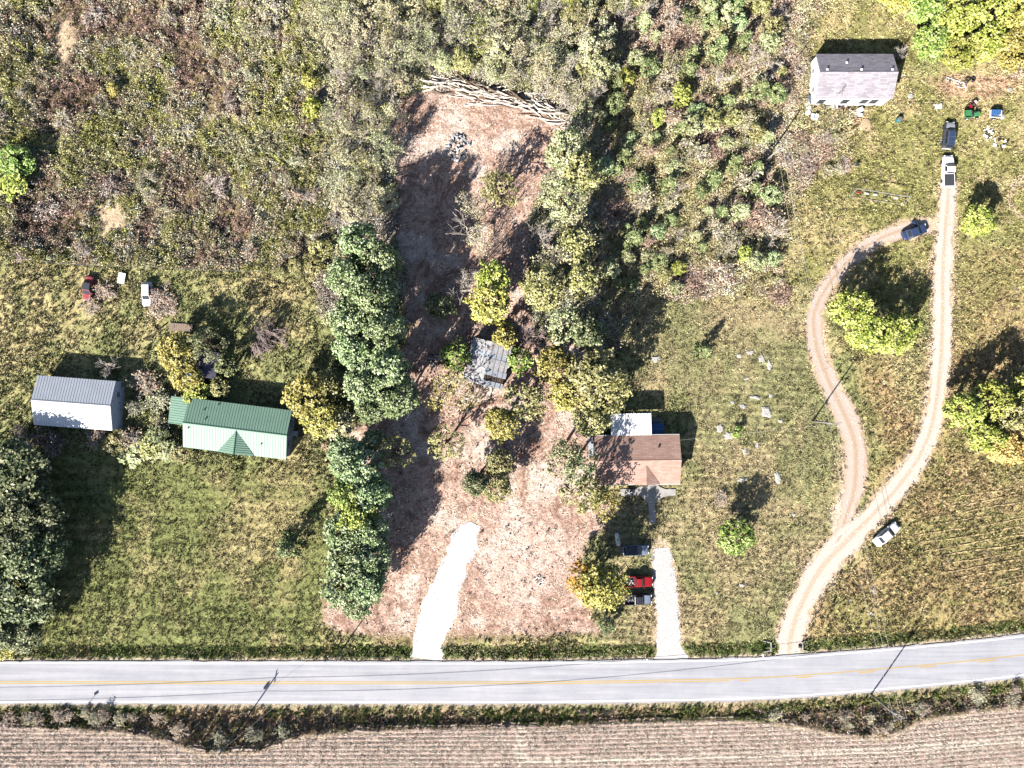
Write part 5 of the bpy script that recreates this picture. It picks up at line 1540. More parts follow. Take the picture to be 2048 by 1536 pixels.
def car(name, label, cat, px, py, hd, paint, kind='sedan', L=4.7, W=1.8, Ht=1.42, roof=None, hood=None, bed=None, flat=False, open_door=False, rack=False, canvas=False):
    x, y = P(px, py, 0.8)
    e = thing(name, label, cat, (x, y, z1(x, y) + 0.02), R(hd))
    FOOT.append((x, y, L / 2 - 0.1, W / 2 - 0.05, R(hd)))
    body_m = PM[paint]; roof_m = PM[roof or paint]; hood_m = PM[hood or paint]
    hw = W / 2
    belt = 0.62 * Ht if kind != 'pickup' else 0.60 * Ht
    def ring(x, wf, zt, zb):
        w = hw * wf
        pts = [(w * 0.90, zb), (w, zb + 0.14), (w, (zb + zt) / 2 + 0.05), (w * 0.985, zt - 0.10), (w * 0.88, zt), (w * 0.4, zt + 0.02)]
        return [(x, yy, zz) for yy, zz in pts] + [(x, -yy, zz) for yy, zz in pts[::-1]]
    tail = {'sedan': 0.93, 'hatch': 0.98, 'suv': 1.0, 'pickup': 1.0}[kind]
    hz = {'sedan': 0.92, 'hatch': 0.95, 'suv': 1.06, 'pickup': 1.05}[kind] * Ht / 1.5
    hz = max(hz, belt * 0.98)
    st = [(-0.5, 0.74, belt * 0.86, 0.36), (-0.49, 0.88, belt * tail * 0.96, 0.28), (-0.45, 0.95, belt * tail, 0.24), (-0.28, 1.0, belt * 1.0, 0.22), (-0.08, 1.0, belt, 0.20), (0.10, 1.0, belt, 0.20), (0.20, 1.0, belt, 0.22), (0.36, 0.97, belt * 0.95, 0.24), (0.44, 0.92, belt * 0.88, 0.26), (0.485, 0.82, belt * 0.76, 0.30), (0.5, 0.66, belt * 0.68, 0.36)]
    if kind == 'pickup':
        st = [s for s in st if s[0] > -0.12]; st[0] = (-0.10, 1.0, belt, 0.22)
    loft([ring(f * L, w, zt, zb) for f, w, zt, zb in st]).build('body', body_m, e, True)
    if hood or kind in ('pickup', 'suv', 'sedan', 'hatch'):
        h0, h1 = 0.225, 0.45
        q = [(h0 * L, -hw * 0.84, belt * 1.0 + 0.018), (h1 * L, -hw * 0.74, belt * 0.885 + 0.018), (h1 * L, hw * 0.74, belt * 0.885 + 0.018), (h0 * L, hw * 0.84, belt * 1.0 + 0.018)]
        MB().slab([(h0 * L, -hw * 0.84, belt + 0.045), (0.36 * L, -hw * 0.8, belt * 0.95 + 0.045), (0.36 * L, hw * 0.8, belt * 0.95 + 0.045), (h0 * L, hw * 0.84, belt + 0.045)], 0.05).slab([(0.36 * L, -hw * 0.8, belt * 0.95 + 0.045), (0.445 * L, -hw * 0.7, belt * 0.87 + 0.045), (0.445 * L, hw * 0.7, belt * 0.87 + 0.045), (0.36 * L, hw * 0.8, belt * 0.95 + 0.045)], 0.05).build('hood', hood_m, e)
    c0, c1, r0, r1 = {'sedan': (-0.36, 0.23, -0.22, 0.08), 'hatch': (-0.46, 0.24, -0.38, 0.07), 'suv': (-0.485, 0.22, -0.45, 0.09), 'pickup': (-0.09, 0.22, -0.065, 0.10)}[kind]
    c0, c1, r0, r1 = c0 * L, c1 * L, r0 * L, r1 * L
    hb, ht, zb, zt = hw * 0.90, hw * 0.74, belt - 0.03, Ht
    base = [(c0, -hb, zb), (c1, -hb, zb), (c1, hb, zb), (c0, hb, zb)]; top = [(r0, -ht, zt), (r1, -ht, zt), (r1, ht, zt), (r0, ht, zt)]
    MB().add(base + top, [(3, 2, 1, 0), (4, 5, 6, 7), (0, 1, 5, 4), (1, 2, 6, 5), (2, 3, 7, 6), (3, 0, 4, 7)]).build('cabin', body_m, e, False, 0.05)
    MB().slab([(r0 + 0.06, -ht * 0.94, zt + 0.025), (r1 - 0.06, -ht * 0.94, zt + 0.025), (r1 - 0.06, ht * 0.94, zt + 0.025), (r0 + 0.06, ht * 0.94, zt + 0.025)], 0.03).build('roof_panel', roof_m, e)
    def pane(a, b2, c, d, u0, u1, v0, v1, nm):
        a, b2, c, d = map(Vector, (a, b2, c, d))
        f = lambda u, v: a.lerp(b2, u).lerp(d.lerp(c, u), v)
        q = [f(u0, v0), f(u1, v0), f(u1, v1), f(u0, v1)]
        n = (q[1] - q[0]).cross(q[3] - q[0]).normalized()
        cen = Vector(((c0 + c1) / 2, 0, zb))
        if n.dot(q[0] - cen) < 0: n = -n
        vs = [p + n * 0.02 for p in q] + [p - n * 0.01 for p in q]
        MB().add(vs, [(0, 1, 2, 3), (7, 6, 5, 4), (0, 4, 5, 1), (1, 5, 6, 2), (2, 6, 7, 3), (3, 7, 4, 0)]).build(nm, M_GLASS, e)
    pane(base[1], base[2], top[2], top[1], 0.07, 0.93, 0.10, 0.94, 'windshield')
    pane(base[3], base[0], top[0], top[3], 0.08, 0.92, 0.22, 0.92, 'rear_window')
    for s0, s1, t1, t0 in ((base[0], base[1], top[1], top[0]), (base[2], base[3], top[3], top[2])):
        if kind == 'pickup': pane(s0, s1, t1, t0, 0.14, 0.86, 0.28, 0.92, 'side_window')
        else:
            pane(s0, s1, t1, t0, 0.12, 0.48, 0.28, 0.92, 'side_window'); pane(s0, s1, t1, t0, 0.53, 0.86, 0.28, 0.92, 'side_window')
    if kind == 'pickup':
        b = MB(); bl0, bl1 = -0.49 * L, -0.105 * L; mid = (bl0 + bl1) / 2; ln = bl1 - bl0; bh = belt * 0.98
        b.box((mid, 0, 0.58), (ln, W * 0.96, 0.08))
        for s in (-1, 1): b.box((mid, s * (hw - 0.06), (bh + 0.30) / 2 + 0.02), (ln, 0.11, bh - 0.30))
        b.box((bl1 - 0.04, 0, (bh + 0.6) / 2), (0.07, W * 0.86, bh - 0.6))
        b.build('bed', body_m, e)
        MB().box((bl0 + 0.03, 0, (bh + 0.5) / 2), (0.07, W * 0.88, bh - 0.5)).build('tailgate', body_m, e)
        MB().box((mid, 0, 0.635), (ln - 0.16, W * 0.80, 0.02)).build('bed_liner', M_CARGO, e)
        if bed == 'cover':
            MB().slab([(bl0 + 0.07, -hw * 0.86, bh + 0.03), (bl1 - 0.05, -hw * 0.86, bh + 0.03), (bl1 - 0.05, hw * 0.86, bh + 0.03), (bl0 + 0.07, hw * 0.86, bh + 0.03)], 0.04).build('bed_cover', M_CARGO, e)
        if bed == 'bar':
            MB().tube([(bl1 - 0.15, -hw * 0.9, bh), (bl1 - 0.12, -hw * 0.75, Ht - 0.1), (bl1 - 0.12, hw * 0.75, Ht - 0.1), (bl1 - 0.15, hw * 0.9, bh)], 0.05, 6).build('roll_bar', M_TRIM, e)
    wr = 0.35 if kind in ('suv', 'pickup') else 0.31
    fx, rx = 0.31 * L, -0.30 * L
    if not flat:
        for ax in (fx, rx):
            for s in (-1, 1):
                w = MB().lathe([(wr * 0.62, -0.11), (wr * 0.94, -0.11), (wr, -0.07), (wr, 0.07), (wr * 0.94, 0.11), (wr * 0.62, 0.11)], 18, (ax, s * (hw - 0.10), wr), 'Y').build('wheel', M_BLACK, e, True)
                MB().lathe([(0.03, -0.115), (wr * 0.5, -0.10), (wr * 0.62, -0.118), (wr * 0.62, 0.118), (wr * 0.5, 0.10), (0.03, 0.115)], 14, (ax, s * (hw - 0.10), wr), 'Y').build('rim', M_GREY, w)
    for s in (-1, 1):
        MB().box((0.482 * L, s * hw * 0.60, belt * 0.73), (0.16, 0.34, 0.13), s * -0.25).build('headlight', M_LAMP, e)
        MB().box((-0.492 * L, s * hw * 0.70, belt * 0.78), (0.07, 0.26, 0.14)).build('tail_light', M_TAIL, e)
        MB().box((c1 - 0.22, s * (hw + 0.09), belt + 0.06), (0.12, 0.22, 0.14), 0, 0.8).build('mirror', body_m, e)
        MB().box((0.04 * L, s * (hw + 0.008), belt - 0.16), (0.18, 0.035, 0.03)).build('door_handle', M_GREY, e)
    MB().box((0.5 * L, 0, 0.44), (0.14, W * 0.80, 0.20), 0, 0.96).build('bumper', M_GREY if kind in ('pickup', 'suv') else body_m, e)
    MB().box((-0.5 * L, 0, 0.46), (0.14, W * 0.84, 0.20), 0, 0.96).build('bumper', M_TRIM if kind in ('pickup', 'suv') else body_m, e)
    MB().box((0.503 * L + 0.05, 0, 0.60), (0.04, W * 0.5, 0.10)).build('grille', M_BLACK, e)
    if rack:
        for s in (-1, 1):
            MB().tube([(r0 + 0.15, s * ht * 0.86, zt + 0.08), (r1 - 0.2, s * ht * 0.86, zt + 0.08)], 0.025, 6).build('roof_rail', M_GREY, e)
        for f in (0.25, 0.6):
            MB().tube([(r0 + (r1 - r0) * f, -ht * 0.86, zt + 0.08), (r0 + (r1 - r0) * f, ht * 0.86, zt + 0.08)], 0.022, 6).build('cross_bar', M_GREY, e)
    if open_door:
        d = MB().box((0.52, 0.0, belt * 0.62), (1.04, 0.08, belt * 0.72)).tube([(0.05, 0, belt), (0.30, -0.06, Ht - 0.08), (1.0, -0.06, Ht - 0.06), (1.03, 0, belt)], 0.03, 5).build('open_door', body_m, e)
        d.location = (0.17 * L, hw - 0.02, 0); d.rotation_euler = (0, 0, R(180 - 62))
    return e
car('car', 'rusty faded red wreck overgrown by brambles at the left', 'car', 175, 577, -97, 'faded', 'sedan', 4.3, 1.62, 1.3, roof='charcoal', flat=True)
car('car', 'white car sunk in brambles beside the weedy field fence', 'car', 293, 588, -90, 'white', 'hatch', 4.2, 1.7, 1.38, flat=True)
car('car', 'white sedan parked at an angle beside the gravel lane', 'car', 1774, 1069, 40, 'white', 'sedan', 5.1, 1.85, 1.42)
car('suv', 'dark off-road car with silver hood near the green cart', 'suv', 1898, 270, 84, 'charcoal', 'suv', 4.6, 1.8, 1.75, hood='silver', roof='navy', rack=True)
car('pickup_truck', 'white pickup truck with black bed cover at the head of the lane', 'pickup truck', 1897, 342, 91, 'white', 'pickup', 5.5, 1.95, 1.75, bed='cover')
car('car', 'dark navy coupe with its door open on the dirt loop', 'car', 1831, 463, 21, 'navy', 'sedan', 4.4, 1.75, 1.35, open_door=True)
car('car', 'silver car with black roof in the tree shade near the driveway', 'car', 1271, 1101, 3, 'bluegrey', 'hatch', 4.6, 1.8, 1.45, roof='black')
car('pickup_truck', 'bright red pickup truck loaded with junk beside the driveway', 'pickup truck', 1276, 1163, 1, 'red', 'pickup', 5.2, 1.85, 1.65)
car('pickup_truck', 'black pickup truck with silver hood parked nearest the road', 'pickup truck', 1276, 1199, 2, 'black', 'pickup', 4.8, 1.8, 1.65, hood='bluegrey', bed='bar')
# ------------------------------------------------------------------ poles and lines
M_POLE = mat('grey_pole_wood', C(206, 200, 194), 0.85, 0.15, 4.0, 0.02)
M_WIRE = mat('bright_wire', C(226, 222, 214), 0.4, 0.05, 1.0)
M_DKWIRE = mat('dark_cable', (0.03, 0.03, 0.032), 0.6, 0.05, 1.0)
def pole(px, py, h, label, arm=0.0, arm_ang=0.0, transformer=False, r=0.15):
    x, y = P(px, py)
    zg = z1(x, y)
    e = thing('utility_pole', label, 'utility pole', (x, y, zg), 0)
    MB().tube([(0, 0, -0.3), (0, 0, h * 0.5), (0, 0, h)], [r, r * 0.85, r * 0.68], 10).build('shaft', M_POLE, e, True)
    tops = []
    if arm:
        ca, sa = math.cos(arm_ang), math.sin(arm_ang)
        MB().box((0, 0, h - 0.35), (arm, 0.11, 0.13), arm_ang).build('crossarm', M_POLE, e)
        for f in (-0.46, 0.0, 0.46) if arm > 1.2 else (-0.4, 0.4):
            p = (ca * arm * f + (0.0 if f else -sa * 0.0), sa * arm * f, h - 0.28)
            if f == 0.0: p = (0, 0, h)
            MB().lathe([(0.035, 0), (0.07, 0.05), (0.04, 0.10), (0.07, 0.14), (0.03, 0.20)], 8, p).build('insulator', M_GREY, e)
            tops.append((x + p[0], y + p[1], zg + p[2] + 0.2))
    else:
        MB().lathe([(0.04, 0), (0.08, 0.06), (0.04, 0.2)], 8, (0, 0, h)).build('insulator', M_GREY, e)
        tops.append((x, y, zg + h + 0.2))
    if transformer:
        a = arm_ang + R(90)
        t = MB().lathe([(0.20, 0), (0.25, 0.05), (0.25, 0.75), (0.22, 0.85), (0.06, 0.90)], 14, (math.cos(a) * 0.42, math.sin(a) * 0.42, h - 2.1)).build('transformer', M_GREY, e, True)
        MB().lathe([(0.05, 0), (0.08, 0.05), (0.04, 0.25)], 8, (math.cos(a) * 0.42, math.sin(a) * 0.42, h - 1.22)).build('bushing', M_TRIM, t)
        MB().box((math.cos(a) * 0.2, math.sin(a) * 0.2, h - 1.7), (0.3, 0.08, 0.3), a).build('bracket', M_GREY, e)
    return e, tops, (x, y, zg)
def cable(a, b, sag, label, r=0.022, m=None, n=22, group=None):
    pts = []
    for i in range(n + 1):
        f = i / n
        pts.append((a[0] + (b[0] - a[0]) * f, a[1] + (b[1] - a[1]) * f, a[2] + (b[2] - a[2]) * f - sag * 4 * f * (1 - f)))
    o = MB().tube(pts, r, 5).build('power_line', m or M_WIRE)
    return tag(o, label, 'power line', group)
def off(p, dx, dy, dz=0): return (p[0] + dx, p[1] + dy, p[2] + dz)
_, tA, gA = pole(475, 1462, 8.8, 'tall wooden utility pole in the ditch below the road at left', 2.0, R(80), True)
_, tB, gB = pole(1742, 1388, 9.6, 'tall wooden utility pole in the ditch below the road at right', 2.2, R(15), True)
_, tC, gC = pole(1625, 842, 9.0, 'tall pale utility pole left of the dirt track', 2.2, R(10), False)
_, tD, gD = pole(1525, 327, 8.3, 'pale utility pole at the edge of the thicket', 1.2, R(15), False)
_, tE, gE = pole(686, 1296, 4.4, 'short pole between left lawn and road', 0.0)
_, tF, gF = pole(1588, 124, 2.9, 'short wooden post left of the grey-roofed house', 0.0, r=0.09)
for i in range(3):
    cable(tB[i], tC[i], 1.1, '%s wire of the line from the road to the pole by the track' % ('left', 'middle', 'right')[i], 0.024)
    cable(tC[i], tD[min(i, 1)] if i < 2 else off(tD[1], 0, 0, -0.3), 0.9, '%s wire of the line from the track pole up to the thicket pole' % ('left', 'middle', 'right')[i], 0.022)
WL = (P(-700, 1472)[0], P(-700, 1472)[1], 8.4); WR = (P(2700, 1262)[0], P(2700, 1262)[1], 9.6)
for i, nm in enumerate(('upper', 'lower')):
    dz = -0.5 - 1.9 * i
    pa, pb = (gA[0], gA[1], gA[2] + 8.2 + dz + 0.6), (gB[0], gB[1], gB[2] + 9.6 + dz + 0.4)
    cable(pa, pb, 1.6 + 0.3 * i, '%s cable along the road between the two roadside poles' % nm, 0.03, M_DKWIRE, 40)
    cable(off(WL, 0, 0, dz), pa, 1.2, '%s cable along the road left of the left roadside pole' % nm, 0.03, M_DKWIRE, 24)
    cable(pb, off(WR, 0, 0, dz), 1.2, '%s cable along the road right of the right roadside pole' % nm, 0.03, M_DKWIRE, 24)
cable((gE[0], gE[1], gE[2] + 4.4), (gA[0], gA[1], gA[2] + 6.6), 0.4, 'thin wire from the short pole over the road to the left roadside pole', 0.016)
cable((gE[0], gE[1], gE[2] + 4.4), (P(818, 1316)[0], P(818, 1316)[1], 0.0), 0.05, 'stay wire from the short pole down to the verge', 0.016)
cable(tD[0], (P(1625, 205, 3)[0], P(1625, 205, 3)[1], 3.3), 0.5, 'service wire from the thicket pole to the grey-roofed house', 0.018)
cable(tC[0], (P(1360, 880, 3.4)[0], P(1360, 880, 3.4)[1], 3.6), 0.6, 'service wire from the track pole to the brown-roofed house', 0.016)

# road sign, mailboxes, culvert
def sign_post(px, py):
    x, y = P(px, py)
    e = thing('road_sign', 'small sign on a thin post below the road at far left', 'sign', (x, y, z1(x, y)), R(90))
    MB().box((0, 0, 0.9), (0.05, 0.05, 2.2)).build('post', M_GREY, e)
    MB().box((0.03, 0, 1.8), (0.02, 0.6, 0.6), 0, 1.0, R(45)).build('plate', M_TRIM, e)
sign_post(177, 1409)
def mailbox(px, py, ang, label):
    x, y = P(px, py)
    e = thing('mailbox', label, 'mailbox', (x, y, z1(x, y)), ang)
    MB().box((0, 0, 0.45), (0.1, 0.1, 1.1)).build('post', M_WOOD, e)
    pts = [(-0.12, 1.0), (0.12, 1.0), (0.12, 1.14), (0.07, 1.22), (-0.07, 1.22), (-0.12, 1.14)]
    V = [(-0.28, a, b) for a, b in pts] + [(0.28, a, b) for a, b in pts]
    MB().add(V, [tuple(range(5, -1, -1)), tuple(range(6, 12))] + [(i, (i + 1) % 6, 6 + (i + 1) % 6, 6 + i) for i in range(6)]).build('box', M_TRIM, e)
    MB().box((0.1, 0.14, 1.2), (0.03, 0.015, 0.2)).build('flag', M_RED, e)
mailbox(1292, 1316, R(-90), 'mailbox on a post at the left of the white driveway')
mailbox(1522, 1306, R(-80), 'mailbox on a post near the foot of the gravel lane')
def culvert(px, py, ang, label):
    x, y = P(px, py)
    e = thing('culvert', label, 'culvert', (x, y, z1(x, y)), ang)
    MB().box((0, 0.55, 0.05), (0.16, 0.5, 0.7)).box((0, -0.55, 0.05), (0.16, 0.5, 0.7)).box((0, 0, 0.36), (0.16, 0.598, 0.10)).build('headwall', M_CONC, e)
    MB().lathe([(0.24, -0.3), (0.30, -0.3), (0.30, 0.5), (0.24, 0.5)], 12, (0.15, 0, 0.02), 'X').build('pipe', M_BLACK, e, True)
    MB().box((-0.7, -0.85, 0.0), (1.2, 0.14, 0.4), R(12)).box((-0.7, 0.85, 0.0), (1.2, 0.14, 0.4), R(-12)).build('wing_wall', M_CONC, e)
culvert(1541, 1293, R(0), 'concrete culvert end in the ditch left of the gravel lane')
culvert(1604, 1292, R(180), 'concrete culvert end in the ditch right of the gravel lane')

# fence along the lower edge of the weedy field
def fence():
    e = thing('wire_fence', 'wire fence with wooden posts along the lower edge of the weedy field', 'fence', (0, 0, 0))
    line = catmull([(-120, 488), (0, 506), (60, 518), (150, 530), (330, 537), (520, 545), (650, 549)], 24)
    last = None; first_me = None
    for i, (a, b) in enumerate(line):
        x, y = P(a, b); z = z1(x, y)
        if first_me is None:
            o = MB().tube([(0, 0, -0.3), (0, 0, 1.25), (0, 0, 1.3)], [0.07, 0.065, 0.03], 6).build('post', M_WOOD, e); first_me = o.data
        else:
            o = bpy.data.objects.new('post', first_me); link(o); o.parent = e
        o.location = (x, y, z)
        last = None
    for hh in (0.4, 0.8, 1.15):
        pts = [(*P(a, b), z1(*P(a, b)) + hh) for a, b in line]
        MB().tube(pts, 0.012, 4).build('wire', M_GREY, e)
fence()

# ------------------------------------------------------------------ hay windrows on the right meadow
M_HAY = mat('cut_hay', CV(182, 160, 120), 0.95, 0.3, 6.0, 0.05)
def windrows():
    rr = random.Random(4)
    for i in range(13):
        y0 = 985 + i * 16.2
        xa = 1915 - 22 * min(i, 4) + (18 * (i - 5) if i > 5 else 0) + rr.uniform(-14, 14); xa = max(1800, min(1960, xa))
        pts = []
        for k in range(40):
            f = k / 39
            px = xa + (2120 - xa) * f
            py = y0 + 24 - 40 * ((px - 1800) / 260) ** 1.15 + 1.3 * math.sin(px / 31 + i * 1.7) + rr.uniform(-0.9, 0.9)
            pts.append((px, py))
        b = MB(); V = []; F = []
        for k, (px, py) in enumerate(pts):
            x, y = P(px, py); z = z1(x, y)
            w = rr.uniform(0.13, 0.28) * (0.35 if k in (0, 39) else 1); h = rr.uniform(0.08, 0.20) * (0.2 if k in (0, 39) else 1)
            V += [(x, y - w, z - 0.03), (x + rr.uniform(-.05, .05), y - w * 0.5, z + h * 0.8), (x, y + w * 0.3, z + h), (x, y + w, z - 0.03)]
        for k in range(39):
            a = 4 * k
            for j in range(3): F.append((a + j, a + j + 1, a + j + 5, a + j + 4))
        F += [(0, 1, 2, 3), (156, 159, 158, 157)]
        b.add(V, F)
        tag(b.build('hay_windrow', M_HAY), 'row of cut hay on the right meadow, %s from the top' % (ORD[i] if i < 13 else ''), 'hay row', 'hay rows on the right meadow')
windrows()

# ------------------------------------------------------------------ rocks on the lawn
def rock(px, py, rx, ry, label, seed, h=0.16, group=None):
    rr = random.Random(seed)
    x, y = P(px, py)
    n = 13
    ring = [(math.cos(2 * math.pi * k / n), math.sin(2 * math.pi * k / n)) for k in range(n)]
    jit = [rr.uniform(0.6, 1.15) for _ in range(n)]
    V = []
    for f, z in ((1.0, -0.06), (0.93, h * 0.5), (0.6, h)):
        for k, (c, s) in enumerate(ring):
            V.append((c * rx * S * jit[k] * f, s * ry * S * jit[k] * f, z * rr.uniform(0.75, 1.2)))
    V.append((0, 0, h))
    F = []
    for i in range(2):
        for k in range(n):
            a, b = i * n + k, i * n + (k + 1) % n
            F.append((a, b, b + n, a + n))
    for k in range(n): F.append((2 * n + k, 2 * n + (k + 1) % n, 3 * n))
    F.append(tuple(range(n - 1, -1, -1)))
    b = MB(); b.add(V, F)
    o = b.build('rock', M_ROCK)
    o.location = (x, y, z1(x, y)); o.rotation_euler = (0, 0, rr.uniform(-0.3, 0.3))
    return tag(o, label, 'rock', group)
RK = [(1532, 824, 12, 15, 'largest white rock slab on the mown lawn'), (1440, 856, 8, 10, 'round white rock left of the tiny shrub'), (1457, 872, 11, 9, 'white rock at the foot of the tiny shrub'),
      (1510, 795, 12, 4, 'long thin white rock above the largest slab'), (1541, 791, 6, 4, 'small white rock right of the long thin rock'), (1486, 813, 8, 5, 'white rock left of the largest slab'),
      (1465, 805, 5, 4, 'small white rock far left of the largest slab'), (1524, 718, 7, 10, 'upper white rock in the group near the thicket'), (1538, 730, 6, 11, 'right white rock in the group near the thicket'),
      (1500, 705, 9, 5, 'left white rock in the group near the thicket'), (1494, 757, 7, 3, 'narrow white rock below the group near the thicket'), (1478, 712, 6, 6, 'leftmost white rock in the group near the thicket'),
      (1312, 718, 12, 7, 'flat white rock at the edge of the thicket shade'), (1561, 842, 7, 4, 'white rock right of the largest slab'), (1490, 903, 5, 8, 'white rock on the lawn above the tree shadow'), (1514, 890, 4, 7, 'small white rock right above the tree shadow'),
      (1556, 955, 7, 16, 'long pale patch of rock right of the tree shadow'), (1485, 960, 12, 5, 'pale rock above the tree shadow'), (1434, 1186, 3, 3, 'tiny white stone beside the wheel marks'), (1484, 1170, 7, 4, 'pale stone patch low on the lawn'),
      (1701, 1200, 6, 3, 'white stone on the right meadow near the lane'), (1743, 1228, 4, 5, 'white stone lowest on the right meadow'), (1748, 1180, 5, 9, 'pale stone patch on the right meadow'), (1588, 1030, 5, 5, 'white stone near the power line'), (2020, 180, 6, 7, 'white rock right of the upper right yard'), (1822, 192, 8, 6, 'white rock right of the grey-roofed house'), (951, 1160, 3, 3, 'small white stone right of the white gravel strip')]
for i, (a, b, rx, ry, lab) in enumerate(RK): rock(a, b, rx, ry, lab, 50 + i, 0.10 + 0.006 * (rx + ry))

# ------------------------------------------------------------------ log pile and rubbish of the clearing
def log_pile():
    x0, y0 = P(1010, 185)
    e = thing('log_pile', 'long heap of bulldozed pale trunks and branches at the top of the clearing', 'log pile', (x0, y0, z1(x0, y0)))
    rr = random.Random(8)
    path = catmull([(862, 168), (910, 172), (960, 188), (1010, 196), (1060, 212), (1110, 232), (1140, 236)], 6)
    meshes = []
    for k in range(6):
        L = (3.0, 4.5, 6.0, 7.5, 5.0, 3.8)[k]; r = (0.10, 0.13, 0.15, 0.17, 0.09, 0.07)[k]
        pts = [(-L / 2, 0, 0), (-L / 6, rr.uniform(-.2, .2), rr.uniform(-.1, .1)), (L / 6, rr.uniform(-.25, .25), rr.uniform(-.1, .1)), (L / 2, rr.uniform(-.3, .3), 0)]
        b = MB().tube(pts, [r, r * 0.9, r * 0.75, r * 0.5], 6)
        o = b.build('log', BARK_PALE, e, True); meshes.append(o.data); o.location = (rr.uniform(-8, 8), rr.uniform(-1, 1), 0.3 + 0.2 * k); o.rotation_euler = (0, 0, R(-10 + 6 * k))
    for i in range(190):
        k = rr.randrange(len(path) - 1)
        a, b = path[k]; d = path[k + 1] - path[k]
        ang = math.atan2(-d[1], d[0])
        w = rr.gauss(0, 1.0)
        px, py = a + rr.uniform(-8, 8), b + w * 13 - 4
        x, y = P(px, py)
        o = bpy.data.objects.new('log', rr.choice(meshes)); link(o); o.parent = e
        if rr.random() < 0.25:
            o.material_slots[0].link = 'OBJECT'; o.material_slots[0].material = BARK
        o.location = (x - x0, y - y0, 0.12 + 1.3 * math.exp(-w * w) * rr.uniform(0.1, 1.0))
        o.rotation_euler = (0, rr.gauss(0, 0.14), ang + rr.gauss(0, 0.32))
        o.scale = (rr.uniform(0.55, 1.0), 1, 1)
log_pile()
M_ASH = mat('pale_ash', C(226, 226, 232), 0.9, 0.25, 4.0, 0.02)
def debris(name, label, cat, px, py, rad, n, h, mats, seed, size=(0.15, 0.6)):
    x, y = P(px, py)
    e = thing(name, label, cat, (x, y, z1(x, y)))
    rr = random.Random(seed)
    for i in range(n):
        a = rr.uniform(0, 6.28); r = rad * math.sqrt(rr.random())
        s = rr.uniform(*size)
        b = MB()
        k = rr.randrange(3)
        zz = h * (1 - r / rad) * rr.random() + s * 0.18
        if k == 0: b.box((0, 0, 0), (s, s * rr.uniform(.4, .9), s * 0.3), 0, rr.uniform(.6, .95))
        elif k == 1: b.tube([(-s, 0, 0), (0, s * .1, s * .1), (s, 0, 0)], [s * .16, s * .18, s * .1], 6)
        else: b.lathe([(s * .3, -s * .15), (s * .45, 0), (s * .35, s * .2), (s * .1, s * .28)], 8)
        o = b.build('piece', rr.choice(mats), e)
        o.location = (r * math.cos(a), r * math.sin(a), zz); o.rotation_euler = (rr.gauss(0, .4), rr.gauss(0, .4), rr.uniform(0, 6.28))
    return e
debris('debris_pile', 'heap of pale burnt rubbish in the shade of the clearing', 'debris pile', 914, 295, 2.3, 90, 0.9, [M_ASH, M_ASH, M_WHITE, M_GREY], 21, (0.2, 0.7))
debris('junk_heap', 'small heap of white and black junk alone on the bare soil', 'junk heap', 1078, 1160, 0.8, 18, 0.9, [M_WHITE, M_BLACK, M_WHITE], 22, (0.2, 0.55))
debris('junk_heap', 'dark scrap left of the rusty shed under the trees', 'junk heap', 868, 720, 1.2, 22, 0.6, [M_GREY, M_BLACK, M_WHITE], 23, (0.2, 0.6))
debris('junk_heap', 'white junk heap right of the off-road car', 'junk heap', 1976, 268, 1.1, 16, 0.5, [M_WHITE, M_WHITE, M_BLACK], 24, (0.3, 0.8))
debris('junk_heap', 'white and black junk heap at the lower right of the upper yard', 'junk heap', 2000, 285, 1.2, 14, 0.5, [M_WHITE, M_SAND, M_BLACK], 25, (0.3, 0.8))
debris('junk_heap', 'light junk along the left wall of the grey-roofed house', 'junk heap', 1610, 138, 1.4, 26, 0.4, [M_WHITE, M_WOOD, M_RED, M_GREY], 26, (0.2, 0.7))
debris('junk_heap', 'white junk heap on the red soil left of the sandy disc', 'junk heap', 1598, 247, 1.0, 14, 0.4, [M_WHITE, M_GREY, M_BLACK], 27, (0.25, 0.7))
debris('junk_heap', 'pale junk heap between house front and rough grass', 'junk heap', 1654, 252, 0.9, 12, 0.4, [M_WHITE, M_WOOD, M_GREY], 28, (0.25, 0.6))
debris('junk_heap', 'mixed junk below the front door of the grey-roofed house', 'junk heap', 1692, 216, 1.5, 26, 0.4, [M_WHITE, M_WOOD, M_RED, M_GREY, M_BLUE], 29, (0.2, 0.6))
debris('junk_heap', 'white and grey junk beside the off-road car', 'junk heap', 1880, 286, 0.9, 10, 0.3, [M_WHITE, M_GREY, M_BLACK], 30, (0.2, 0.5))
debris('junk_heap', 'load of scrap lying in the red pickup bed', 'junk load', 1262, 1163, 0.62, 14, 0.25, [M_WHITE, M_GREY, M_BLACK, M_WOOD], 31, (0.2, 0.5)).location.z += 0.68
debris('junk_heap', 'dark load lying in the bed of the black pickup', 'junk load', 1262, 1199, 0.6, 12, 0.2, [M_GREY, M_BLACK, M_GREY], 32, (0.2, 0.45)).location.z += 0.68
debris('junk_heap', 'pale scraps below the upper right grove', 'junk heap', 1925, 172, 0.8, 10, 0.3, [M_WHITE, M_GREY], 33, (0.2, 0.5))

